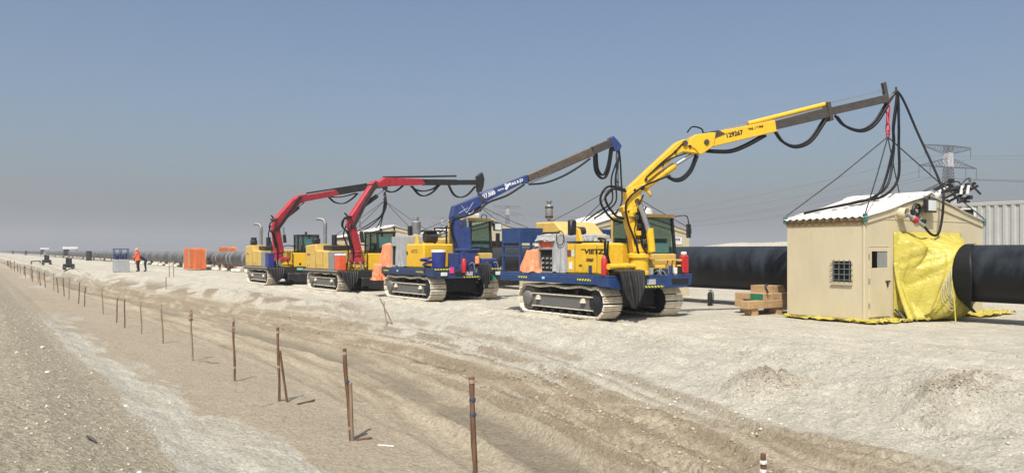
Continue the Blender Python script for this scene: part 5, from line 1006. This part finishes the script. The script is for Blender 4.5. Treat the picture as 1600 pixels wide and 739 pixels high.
    poly('jib_extension',r,fr,c['ext1'],.22,BLACK,.008); poly('jib_extension',r,fr,c['ext2'],.18,BLACK,.008); poly('tip_head',r,fr,c['tip'],.2,BLACK,.01)
    rod('telescope_rod',r,fr,*c['top_rod'],.045,BLACK)
    rod('fold_cylinder',r,fr,*c['fold_cyl'],.095,BLACK,-.05); a,b=[Vector(q) for q in c['fold_cyl']]; rod('fold_rod',r,fr,tuple(b),tuple(b+(b-a).normalized()*.5),.045,CHROME,-.05)
    a,b=[Vector(q) for q in c['lift_rod']]; rod('lift_rod',r,fr,tuple(a),tuple(a.lerp(b,.5)),.045,CHROME,-.2); rod('lift_cylinder',r,fr,tuple(a.lerp(b,.5)),tuple(b),.085,BLACK,-.2)
    pins(r,fr,[c['main_boom'][1],(c['elbow'][0][0]+.2,c['elbow'][0][1]+.03)],.34,.07)
    mbm=c['main_boom']; lo=Vector(mbm[0]); hi=Vector(mbm[3])
    for n,dd in ((-.18,.0),(-.2,.08),(-.17,-.06)): hose(r,fr,[tuple(lo.lerp(hi,t)+Vector((.12+dd,-.02*math.sin(9*t)))) for t in (0,.25,.5,.75,1)],n,.026)
    for q in 'ABCD':
        if 'loop'+q in c:
            for n in (-.05,.05): hose(r,fr,c['loop'+q],n,.03)
    for s in (0,.07,.13): hose(r,fr,[(lo.x+.05,lo.y+.5),(lo.x-.22-s,lo.y+.38),(lo.x-.30-s,lo.y+.05),(lo.x-.08,lo.y-.25),(lo.x+.08,lo.y-.9)],-.1-s,.026)
    cx=Vector(c['column'][3]); 
    for n in (-.2,.2): hose(r,fr,[(cx.x+.02,cx.y),(cx.x-.12,cx.y-.5),(cx.x+.1,cx.y-1.0),(cx.x+.1,1.3)],n,.03)
    poly('stop_lug',r,fr,[(mbm[1][0],mbm[1][1]),(mbm[1][0]-.22,mbm[1][1]+.20),(mbm[1][0]-.17,mbm[1][1]+.22),(mbm[1][0]+.06,mbm[1][1]+.05)],.05,BLACK,.004)
    bag(r,X0+.35,Y0-.36,.86,.12,.80)
    part('black_skirt',MB().grid(lambda u,v:(X0+.95+1.75*u,Y0-.26-.02*math.sin(u*20),.62-.50*v+(.12*v if .0<u<.2 else 0)),30,6),TARPB,r,solid=.006)
    tp_=c['tip']; tx=tp_[-1][0]-.0; tz=tp_[-1][1]; hp=pt(fr,(tx+.05,tz-.55)); chain(r,pt(fr,(tx+.05,tz)),hp,STEEL)
    z0=gz(HXC,yg+1)-.02; t3=pt(fr,(tx+.08,tz+.05))
    for q,lx_ in enumerate((18.9,19.4,20.2,20.5)):
        yy=yg+1.1; part('welding_lead',MB().tube(spline([t3,(t3.x-.05+.06*q,yy,tz-.9),(t3.x-.25+.05*q,yy,3.9),((t3.x+lx_)/2-.1,yy+.05,3.35),(lx_,yy+.1,z0+RG+.13-(RG-EV)*abs(lx_-HXC)/2.85)],8),.034,7),RUB,r)
    sling(k,hp,yg,z0,slab)
machine_b(3,12.9,32.5,'red knuckle-boom crane on an ochre crawler carrier with an orange side box',32.8,ORANP,'wire sling from the red crane beside the blue crane')
machine_b(4,12.5,41.1,'red knuckle-boom crane on an ochre crawler carrier with a blue side box',43.7,COOLB,'wire sling from the farther red crane over the last hut')

# ------------------------------------------------------------------ container cabin behind the near hut
CX0=29.0; cy0,cy1=7.5,17.6; cz0=.02; cz1=3.45
cn=empty('container_cabin',(CX0+1.2,12.5,0),'pale corrugated container cabin with small square windows behind the near hut','container')
prof=[]; y=cy0+.12
while y<cy1-.3: prof+= [(y,0),(y+.10,0),(y+.135,.045),(y+.235,.045)]; y+=.27
wins=[(9.55,9.95),(11.9,12.3),(14.2,14.6)]
def corr(xf,s):
    mb=MB(); zb=[cz0+.55,2.85,3.25,cz1-.12]
    for (a,da),(b,db) in zip(prof,prof[1:]):
        for z_a,z_b in zip(zb,zb[1:]):
            if s<0 and z_a==2.85 and any(w0-.02<(a+b)/2<w1+.02 for w0,w1 in wins): continue
            mb.add([(xf-s*-da*1,a,z_a),(xf-s*-db*1,b,z_a),(xf-s*-db,b,z_b),(xf-s*-da,a,z_b)],[(0,1,2,3)])
    return mb
part('corrugated_side',corr(CX0+.03,1),CONT,cn,solid=.004) if False else part('corrugated_side',corr(CX0+.03,-1),CONT,cn,solid=.004)
part('corrugated_side',corr(CX0+2.4,1),CONT,cn,solid=.004)
part('end_wall',MB().cbox(CX0+.05,CX0+2.38,cy0+.02,cy0+.08,cz0+.55,cz1-.12,.01),CONT,cn); part('end_wall',MB().cbox(CX0+.05,CX0+2.38,cy1-.12,cy1-.06,cz0+.55,cz1-.12,.01),CONT,cn)
part('top_rail',MB().cbox(CX0-.02,CX0+.10,cy0,cy1,cz1-.12,cz1,.01).cbox(CX0+2.34,CX0+2.46,cy0,cy1,cz1-.12,cz1,.01),CONT,cn); part('bottom_rail',MB().cbox(CX0-.02,CX0+.10,cy0,cy1,cz0+.38,cz0+.55,.01).cbox(CX0+2.34,CX0+2.46,cy0,cy1,cz0+.38,cz0+.55,.01),CONT,cn)
part('roof',MB().box(CX0+.10,CX0+2.34,cy0,cy1,cz1-.06,cz1-.02),CONT,cn); part('floor',MB().box(CX0+.10,CX0+2.34,cy0,cy1,cz0+.42,cz0+.5),CHAS,cn)
for w0,w1 in wins:
    wd=part('window',MB().box(CX0-.03,CX0+.06,w0-.05,w0,2.83,3.27).box(CX0-.03,CX0+.06,w1,w1+.05,2.83,3.27).box(CX0-.03,CX0+.06,w0,w1,2.83,2.88).box(CX0-.03,CX0+.06,w0,w1,3.22,3.27),WHITE,cn)
    part('pane',MB().box(CX0+.02,CX0+.03,w0,w1,2.88,3.22),GLASS,wd); part('fan_unit',MB().cyl((CX0+.035,(w0+w1)/2,3.02),(CX0+.08,(w0+w1)/2,3.02),.13,14),STEELG,wd)
for y in (8.2,12.5,16.8): part('skid',MB().cbox(CX0+.1,CX0+2.3,y-.12,y+.12,cz0-.06,cz0+.38,.01),CHAS,cn)

# ------------------------------------------------------------------ boom head of a rig standing behind the hut
rg=empty('pipe_rig',(33,19.9,0),'white boom with a tangled black machine head rising behind the near hut','rig')
part('carrier_body',MB().cbox(31.9,34.2,20.0,23.2,.75,1.7,.06),YEL2,rg); part('cab',MB().cbox(32.7,33.7,20.6,21.9,1.702,2.5,.06),WHITE,rg)
for xx in (31.6,33.8): part('track',MB().prism([(19.6,.45),(19.8,.1),(23.2,.1),(23.4,.45),(23.2,.8),(19.8,.8)],.6,((xx+.35,0,0),(0,1,0),(0,0,1),(1,0,0)),.05),SHOE,rg)
hb=Vector((33.0,17.1,4.25)); b0=Vector((32.0,20.9,2.4))
part('boom',MB().tube([b0,b0.lerp(hb,.5),hb],[.24,.22,.19],12),WHITE,rg); part('boom_cylinder',MB().cyl(b0+Vector((0,-.4,-.3)),b0.lerp(hb,.7)+Vector((0,0,-.22)),.06,10),STEEL,rg)
rn=random.Random(5)
part('head_frame',MB().bar(hb+Vector((0,.3,-.35)),hb+Vector((.1,-.95,.22)),.10).bar(hb+Vector((.3,.3,-.5)),hb+Vector((.3,-.95,.12)),.08).bar(hb+Vector((0,-.8,.2)),hb+Vector((.1,-1.15,-.25)),.08).bar(hb+Vector((-.3,.2,-.1)),hb+Vector((-.2,-.9,.0)),.08).bar(hb+Vector((-.2,-.9,0)),hb+Vector((.1,-.75,.42)),.07),BLACK,rg)
for k in range(16):
    a=hb+Vector((rn.uniform(-.35,.4),rn.uniform(-.75,.4),rn.uniform(-.55,.4))); part('hydraulic_block',MB().cbox(a.x-.09,a.x+.09,a.y-.09,a.y+.09,a.z-.08,a.z+.08,.02) if k%2 else MB().cyl(a,a+Vector((rn.uniform(-.3,.3),rn.uniform(-.3,.3),rn.uniform(-.2,.2))),.06,10),[BLACK,CHAS,STEEL][k%3],rg)
for k in range(14):
    a=hb+Vector((rn.uniform(-.3,.3),rn.uniform(-.7,.4),rn.uniform(-.5,.3))); b=hb+Vector((rn.uniform(-.3,.3),rn.uniform(-.8,.4),rn.uniform(-.6,.4))); part('hose',MB().tube(spline([a,(a+b)/2+Vector((rn.uniform(-.25,.25),rn.uniform(-.25,.25),rn.uniform(-.3,.35))),b],6),.025,6),RUB,rg)
for dy in (-.55,-.8): part('white_cylinder',MB().cyl(hb+Vector((-.25,dy,-.22)),hb+Vector((-.22,dy-.05,.12)),.06,10),WHITE,rg)
part('guy_rod',MB().bar(b0+Vector((0,0,.45)),hb+Vector((0,.3,.35)),.03).bar(b0+Vector((0,.5,.5)),hb+Vector((0,.2,.28)),.025),BLACK,rg)

# ------------------------------------------------------------------ pylons and conductors
def pylon(x,y,label,th):
    t=empty('pylon',(x,y,0),label,'pylon','lattice pylons of one line' if False else None); cu,su=math.cos(th),math.sin(th)
    W=lambda a,b,z:(x+a*cu-b*su,y+a*su+b*cu,z)
    def width(z): return np.interp(z,[0,20,28,41],[3.4,1.8,1.25,1.0])
    def section(z0,z1,n,m,nm):
        mb=MB(); zs=[z0+(z1-z0)*k/n for k in range(n+1)]
        for sx,sy in ((-1,-1),(1,-1),(1,1),(-1,1)):
            mb.bar(W(sx*width(z0),sy*width(z0),z0),W(sx*width(z1),sy*width(z1),z1),.20)
        for a,b in zip(zs,zs[1:]):
            wa,wb=width(a),width(b); cs=[(-1,-1),(1,-1),(1,1),(-1,1)]
            for i in range(4):
                p,q=cs[i],cs[(i+1)%4]; mb.bar(W(p[0]*wa,p[1]*wa,a),W(q[0]*wb,q[1]*wb,b),.14); mb.bar(W(q[0]*wa,q[1]*wa,a),W(p[0]*wb,p[1]*wb,b),.14); mb.bar(W(p[0]*wb,p[1]*wb,b),W(q[0]*wb,q[1]*wb,b),.12)
        part(nm,mb,m,t)
    section(-.5,14,6,PYL_G,'tower_base'); section(14,24.5,7,PYL_W,'tower_body'); section(24.5,33,7,PYL_G,'tower_body'); section(33,38.2,5,PYL_W,'tower_body'); section(38.2,41,2,PYL_G,'tower_head')
    ends=[]
    for zz,hw,inv in ((33.0,15.5,False),(41.0,12.3,True)):
        mb=MB(); wz=1.05
        for s in (-1,1):
            for b in (-wz,wz):
                tipz=zz if not inv else zz-.2
                mb.bar(W(s*wz,b,zz),W(s*hw,b*.15,tipz),.2); mb.bar(W(s*wz,b,zz+3.2 if not inv else zz-3.2),W(s*hw,b*.15,tipz-(.0 if not inv else .6)),.18)
                for k in range(8):
                    q0,q1=k/8,(k+1)/8; zz2=lambda q:(zz+3.2*(1-q)) if not inv else (zz-3.2*(1-q)-.6*q)
                    mb.bar(W(s*(wz+(hw-wz)*q0),b*(1-.85*q0),zz),W(s*(wz+(hw-wz)*q1),b*(1-.85*q1),zz2(q1)),.11)
            for k in range(8): q=k/8; bb=wz*(1-.85*q); mb.bar(W(s*(wz+(hw-wz)*q),-bb,zz),W(s*(wz+(hw-wz)*q),bb,zz),.10)
        part('crossarm',mb,PYL_G,t)
        for s in (-1,1):
            for f in ((1.,) if inv else (1.,.62)):
                e=W(s*hw*f,0,zz-.2); lo=W(s*hw*f,0,zz-4.4); part('insulator',MB().tube([e,lo],.12,6),PYL_G,t); ends.append(lo)
    return ends
e1=pylon(303,157.7,'tall lattice pylon with two wide crossarms beyond the container cabin',R(-10)); e2=pylon(387,583,'hazy lattice pylon seen over the blue rack',R(-12)); e3=pylon(456,826,'faintest lattice pylon, farthest along the power line',R(-12))
e0=[(a[0]-83,a[1]-425,a[2]) for a in e1]
for A,Bb,lab in ((e0,e1,'thin power cable sagging away from the tall pylon over the container'),(e1,e2,'thin power cable sagging between the tall pylon and the hazy one'),(e2,e3,'thin power cable between the two hazy distant pylons')):
    for a,b in zip(A,Bb):
        a,b=Vector(a),Vector(b); pts=[a.lerp(b,k/24)-Vector((0,0,13*(1-(2*k/24-1)**2))) for k in range(25)]
        single('power_cable',MB().tube(pts,.05,4,False),PYL_G,tuple(a),lab,'cable','power cables: '+lab)

# ------------------------------------------------------------------ distant site: covers, canopies, carts, people
def tarp_box(x0,x1,y0,y1,z0,z1,name,label):
    r=empty(name,((x0+x1)/2,(y0+y1)/2,z0),label,'shelter')
    part('orange_sheet',fold_cloth(((x0+x1)/2,(y0+y1)/2,z0+.12),x1-x0,y1-y0,z1-z0-.12,31+int(x0),.03,.018),TARPO,r)
    for a,b in ((x0,y0),(x1,y0),(x0,y1),(x1,y1)): part('frame_post',MB().bar((a,b,z0),(a,b,z1+.06),.07),WOODP,r)
    for yy in ((y0-.03),): part('seam_batten',MB().bar((x0-.03,yy,z0+.2),(x0-.03,yy,z1),.05),WOODP,r)
tarp_box(18.0,19.6,85.2,87.6,-.24,2.02,'covered_frame','frame draped in orange sheet on the near side of the grey pipe')
tarp_box(22.05,22.85,86,90,-.24,2.15,'covered_frame','frame topped with orange sheet peeping over the grey pipe')
def canopy(y,label,w):
    z0=gz(PX,y); r=empty('canopy_shelter',(PX,y,z0),label,'shelter')
    part('roof_panel',MB().cbox(PX-w/2,PX+w/2,y-1.2,y+1.2,z0+2.35,z0+2.95,.05),WHITE,r)
    for a in (-1,1):
        for b in (-1,1): part('post',MB().bar((PX+a*(w/2-.1),y+b*1.1,z0),(PX+a*(w/2-.1),y+b*1.1,z0+2.35),.08),BLACK,r)
    part('shade_panel',MB().cbox(PX-w/2+.05,PX-w/2+1.3,y-1.15,y-1.1,z0+.6,z0+2.3,.02),TARPB,r)  # black panel stands in for dark shade and gear under the canopy
canopy(238,'long white-roofed canopy straddling the distant pipe',3.3); canopy(330,'smaller white-roofed canopy at the far end of the pipe',2.6)
for x,y in ((19.0,180),(19.2,420),(19.0,560)):
    z=gz(x,y); single('drum_stack',MB().lathe((x,y,z),(0,0,1),[(.5,0),(.52,.05),(.52,.9),(.48,.92),(.48,1.0),(.52,1.02),(.52,1.9),(.1,1.95)],16),BLACK,(x,y,z),'stack of black drums standing beside the distant pipe','drum','drums beside the distant pipe')
def cart(x,y,s,label):
    z=gz(x,y); r=empty('tracked_cart',(x,y,z),label,'cart'); B=lambda x0,x1,y0,y1,z0,z1:MB().cbox(x+x0*s,x+x1*s,y+y0*s,y+y1*s,z+z0*s,z+z1*s,.03)
    for a in (-.42,.22): part('track',MB().prism([(-.6,.14),(-.5,.0),(.5,0),(.6,.14),(.5,.30),(-.5,.30)],.2*s,((x+(a+.1)*s,y,z),(0,s,0),(0,0,s),(1,0,0)),.02),BLACK,r)
    part('body',B(-.4,.4,-.45,.45,.2,.5),CHAS,r); part('seat_back',B(-.2,.25,.1,.35,.5,.95),SEATM,r); part('control_column',MB().bar((x-.15*s,y-.3*s,z+.45*s),(x-.18*s,y-.35*s,z+.95*s),.07),BLACK,r)
    part('tank',MB().lathe((x-.1*s,y+.2*s,z+.95*s),(0,0,1),[(.05,0),(.16*s,.03),(.18*s,.14*s),(.1*s,.22*s)],12),STEELG,r)
cart(6.9,80.3,1.05,'little black tracked cart with seat nearest the workers'); cart(6.75,104,1.1,'little black tracked cart beyond the first, near the low trestle')
z=gz(6.3,115); tr=empty('trestle',(6.3,115,z),'low black trestle on the sand behind the tracked carts','trestle')
part('top',MB().prism([(-.55,.34),(-.45,.46),(.5,.5),(.55,.42)],.5,((6.3,115,z),(1,0,0),(0,0,1),(0,1,0))),BLACK,tr)
for a in (-.5,.5): part('leg',MB().bar((6.3+a,114.85,z),(6.3+a*.9,114.85,z+.4),.1).bar((6.3+a,115.15,z),(6.3+a*.9,115.15,z+.4),.1),BLACK,tr)
# welding cage and two workers
wx,wy=9.15,66.5; wz=gz(wx,wy)
cg=empty('tool_cage',(wx,wy,wz),'pale grey tool crate with blue bottle rack on top beside the workers','crate')
part('crate',MB().cbox(wx-.5,wx+.55,wy-.4,wy+.4,wz,wz+.95,.03),TARPG,cg)
for a in (-.45,0,.5):
    for b in (-.35,.35): part('rack_post',MB().bar((wx+a,wy+b,wz+.95),(wx+a,wy+b,wz+1.75),.05),BLUEC,cg)
part('rack_rail',MB().box(wx-.5,wx+.52,wy-.38,wy-.34,wz+1.7,wz+1.76).box(wx-.5,wx+.52,wy+.34,wy+.38,wz+1.7,wz+1.76).box(wx-.5,wx+.52,wy-.38,wy-.35,wz+1.2,wz+1.25),BLUEC,cg)
for k in range(5): part('bottle',MB().lathe((wx-.36+.18*k,wy-.1+.1*(k%2),wz+.952),(0,0,1),[(.08,0),(.08,.35),(.03,.45),(.03,.5)],10),[BLACK,COOLB][k%2],cg)
def person(x,y,face,joints,label,top,low):
    """one continuous skinned body; joints = (name, parent, xyz, radius) in metres, facing +y before turning"""
    names=[j[0] for j in joints]; me=bpy.data.meshes.new('person'); me.from_pydata([j[2] for j in joints],[(names.index(j[1]),i) for i,j in enumerate(joints) if j[1]],[])
    ob=bpy.data.objects.new('person_tmp',me); col.objects.link(ob); sk=ob.modifiers.new('skin','SKIN'); 
    for i,j in enumerate(joints): me.skin_vertices[0].data[i].radius=(j[3],j[3]*.85)
    me.skin_vertices[0].data[0].use_root=True
    sb=ob.modifiers.new('sub','SUBSURF'); sb.levels=sb.render_levels=2
    dg=bpy.context.evaluated_depsgraph_get(); m2=bpy.data.meshes.new_from_object(ob.evaluated_get(dg)); bpy.data.objects.remove(ob)
    m2.materials.clear(); [m2.materials.append(q) for q in (low,top,SKIN)]
    hd=Vector(joints[names.index('head')][2]); wa=Vector(joints[names.index('pelvis')][2])
    hands=[Vector(j[2]) for j in joints if j[0].startswith('hand')]
    for p in m2.polygons:
        c_=p.center; p.use_smooth=True
        p.material_index=2 if (c_-hd).length<.16 or any((c_-h).length<.1 for h in hands) else (1 if c_.z>wa.z+.03 else 0)
    o=bpy.data.objects.new('person',m2); col.objects.link(o); o.location=(x,y,gz(x,y)); o.rotation_euler=(0,0,face); return tag(o,label,'person')
def std(bend=0,reach=.25):
    s,c_=math.sin(bend),math.cos(bend); T=lambda u,f:(0,.0+s*u+c_*f,.95+c_*u-s*f)
    J=[('pelvis',None,(0,0,.95),.15),('spine','pelvis',T(.25,0),.14),('chest','spine',T(.45,0),.165),('neck','chest',T(.58,.02),.06),('head','neck',T(.72,.04),.105),('crown','head',T(.82,.03),.08)]
    for sd_,nm in ((-1,'l'),(1,'r')):
        sh=Vector(T(.52,0))+Vector((sd_*.2,0,0)); el=sh+Vector((sd_*.05,.06,-.27)); ha=el+Vector((-sd_*.02,reach,-.12))
        J+=[('sh'+nm,'chest',tuple(sh),.075),('el'+nm,'sh'+nm,tuple(el),.05),('wr'+nm,'el'+nm,tuple(ha),.036),('hand'+nm,'wr'+nm,tuple(ha+Vector((0,.09,-.02))),.04),
            ('hip'+nm,'pelvis',(sd_*.1,0,.88),.11),('kn'+nm,'hip'+nm,(sd_*.12,.03,.48),.07),('an'+nm,'kn'+nm,(sd_*.13,-.03,.08),.05),('toe'+nm,'an'+nm,(sd_*.15,.13,.04),.045)]
    return J
p1=person(10.35,66.4,R(60),std(.08,.22),'worker in an orange vest and dark trousers standing at the tool crate',VEST,TROU)
hl=MB().lathe((0,.10,1.66),(0,0,1),[(.15,0),(.125,.02),(.12,.08),(.09,.13),(.02,.155)],16); me=hl.mesh('helmet',TARPS); ho=bpy.data.objects.new('helmet',me); col.objects.link(ho); ho.parent=p1
vs_=MB().grid(lambda u,v:(.215*math.cos(2*math.pi*u)*(1+.06*math.sin(6*math.pi*u))*(.92+.12*v),.02+.165*math.sin(2*math.pi*u)*(.95+.1*v)+.03*(1-v),1.48-.62*v),28,8,True,True); me=vs_.mesh('vest',VEST); vo=bpy.data.objects.new('vest',me); col.objects.link(vo); vo.parent=p1
person(10.95,66.9,R(75),std(1.15,.1),'worker in navy overalls bending down behind the orange-vested worker',NAVY,NAVY)

# ------------------------------------------------------------------ survey stakes
def stake(x,y,h,dx=0,dy=0,r=.022,m=None,label='',group=None,tapes=(),extra=None,knot=False):
    z=gz(x,y)-.12; rt=empty('survey_stake',(x,y,z+.12),label,'stake',group)
    mb=MB(); n=6; pts=[(x+dx*k/n+.006*math.sin(5*k+x),y+dy*k/n+.006*math.cos(4*k+y),z+(h+.12)*k/n) for k in range(n+1)]
    part('shaft',mb.tube(pts,[r*(.92+.1*math.sin(k*2.1+y)) for k in range(n+1)],6,True,False),m or STAKE,rt)
    for f,mm in tapes:
        c0=Vector((x+dx*f,y+dy*f,z+.12+h*f)); part('tape',MB().lathe(c0,(dx,dy,h),[(r*1.02,0),(r*1.12,.01),(r*1.1,.03),(r*1.02,.04)],8),mm,rt)
    if knot:
        for k in range(9):
            a=k*.9; c0=Vector((x+dx,y+dy,z+.12+h*(.80+.02*k))); part('ribbon',MB().tube(spline([c0,c0+Vector((.05*math.cos(a),.05*math.sin(a),.03)),c0+Vector((.03*math.cos(a+1),.03*math.sin(a+1),-.05))],3),[.012]*6+[.018],5),TAPE,rt)
    if extra:
        (ax,ay,az),(bx,by,bz),mm=extra; part('brace_stick',MB().tube([(x+ax,y+ay,gz(x+ax,y+ay)+az),(x+bx,y+by,gz(x,y)+bz)],r*.85,6,True,False),mm,rt)
    return rt
stake(4.38,7.2,1.29,-.05,-.0,.031,STAKE,'single reddish stake with blue tape at its middle, well clear of any brace',tapes=((.95,TAPE),(.80,TAPEB),(.68,TAPEB)))
stake(4.2,10.1,1.24,-.10,.02,.029,STAKE,'leaning stake with a shorter stick bound along its foot and blue tape',tapes=((.93,TAPE),(.62,TAPEB),(.12,TAPE)),extra=((.0,-.02,-.05),(-.035,-.03,.78),STAKE2))
stake(4.26,13.35,1.24,-.03,0,.024,STAKE,'upright stake with a thin stick propped slanting against it',tapes=((.92,TAPE),(.45,TAPE)),extra=((.12,-.05,-.05),(-.0,-.02,.85),STAKE))
stake(4.2,15.9,1.20,-.03,0,.024,STAKE,'stake with ragged pale tape just below its top',tapes=((.96,TAPE),(.85,TAPE),(.80,TAPE),(.2,TAPE)))
stake(4.2,19.5,1.18,-.05,0,.022,STAKE2,'pale stake with a bunch of faded ribbon tied at its top',tapes=((.03,TAPE),),knot=True)
stake(4.35,23.8,1.08,-.06,0,.024,STAKE2,'plain stake beyond the ribboned one with a pale ring',tapes=((.9,TAPE),))
yy=27.0; k=0
while yy<150:
    stake(4.15+random.uniform(-.18,.18),yy,random.uniform(.85,1.15),random.uniform(-.1,.06),random.uniform(-.06,.06),.022+.0006*max(0,yy-25)*.5,STAKE2 if k%3==0 else STAKE,'thin brown stake in the row along the haul road toward the horizon','stakes of the far row along the road',knot=(k==4))
    yy+=random.choice([2.2,3.1,4.3,5.2])*(1+yy*.004); k+=1
stake(7.0,5.6,.52,0,0,.035,STAKE,'short stub of stake wrapped in white tape at the rut edge',tapes=((.78,WHITE),(.60,WHITE)))
stake(10.6,22.7,.75,-.02,.2,.018,STAKE2,'slender pale peg on the slope before the blue carrier',None); stake(10.75,22.5,.80,-.38,.25,.02,STAKE2,'strongly tilted peg on the slope before the blue carrier',None)
stake(10.4,55.0,1.0,0,0,.03,STAKE2,'lone peg on pale ground, right of the workers toward the carriers'); stake(9.0,48.5,.7,0,0,.03,STAKE2,'short lone peg on the pale bank near the road'); stake(10.75,55.5,.95,.02,0,.028,STAKE2,'peg standing close beside another on pale ground')
# bits of twine and sticks on the sand
def onground(pts,r,m,name,label,cat,group=None):
    mb=MB().tube(spline([(a,b,gz(a,b)+r*.6) for a,b in pts],6),r,5); return single(name,mb,m,(pts[0][0],pts[0][1],gz(*pts[0])),label,cat,group)
onground([(4.1,13.2),(3.85,13.0),(3.8,12.5),(3.95,12.2),(3.8,11.8),(3.72,11.5)],.009,TAPE,'twine','loose pale twine trailing over the sand by the propped stake','twine')
onground([(4.45,13.0),(4.7,13.15),(4.85,13.3)],.018,STAKE,'stick','broken stick lying by the foot of the propped stake','stick'); onground([(4.42,9.75),(4.5,9.68),(4.58,9.6)],.009,WHITE,'peg','slim white peg lying on the sand by the bound stake','peg')
onground([(4.3,19.4),(4.45,19.25),(4.5,19.0),(4.65,18.95)],.012,STAKE,'twine','dark cord curled on the sand standing in for the shadow of the ribboned stake','cord')  # dark cord laid out as the cast shadow of the stake
onground([(4.25,10.05),(4.42,10.1),(4.5,10.14)],.02,STAKE,'stick','dark splinter of wood lying at the foot of the bound stake','stick')

# ------------------------------------------------------------------ dusty air
hz=MB().box(-3400,3400,-3400,3400,-4,60); hm=bpy.data.materials.new('dusty_air'); hm.use_nodes=True; hn=hm.node_tree; hn.nodes.clear()
ou=hn.nodes.new('ShaderNodeOutputMaterial'); pv=hn.nodes.new('ShaderNodeVolumePrincipled'); pv.inputs['Color'].default_value=(.925,.93,.935,1); pv.inputs['Density'].default_value=HAZE_D; pv.inputs['Anisotropy'].default_value=.2
hn.links.new(pv.outputs[0],ou.inputs['Volume']); ho=single('haze',hz,hm,(0,0,0),'pale dusty air over the whole site','haze',kind='stuff')
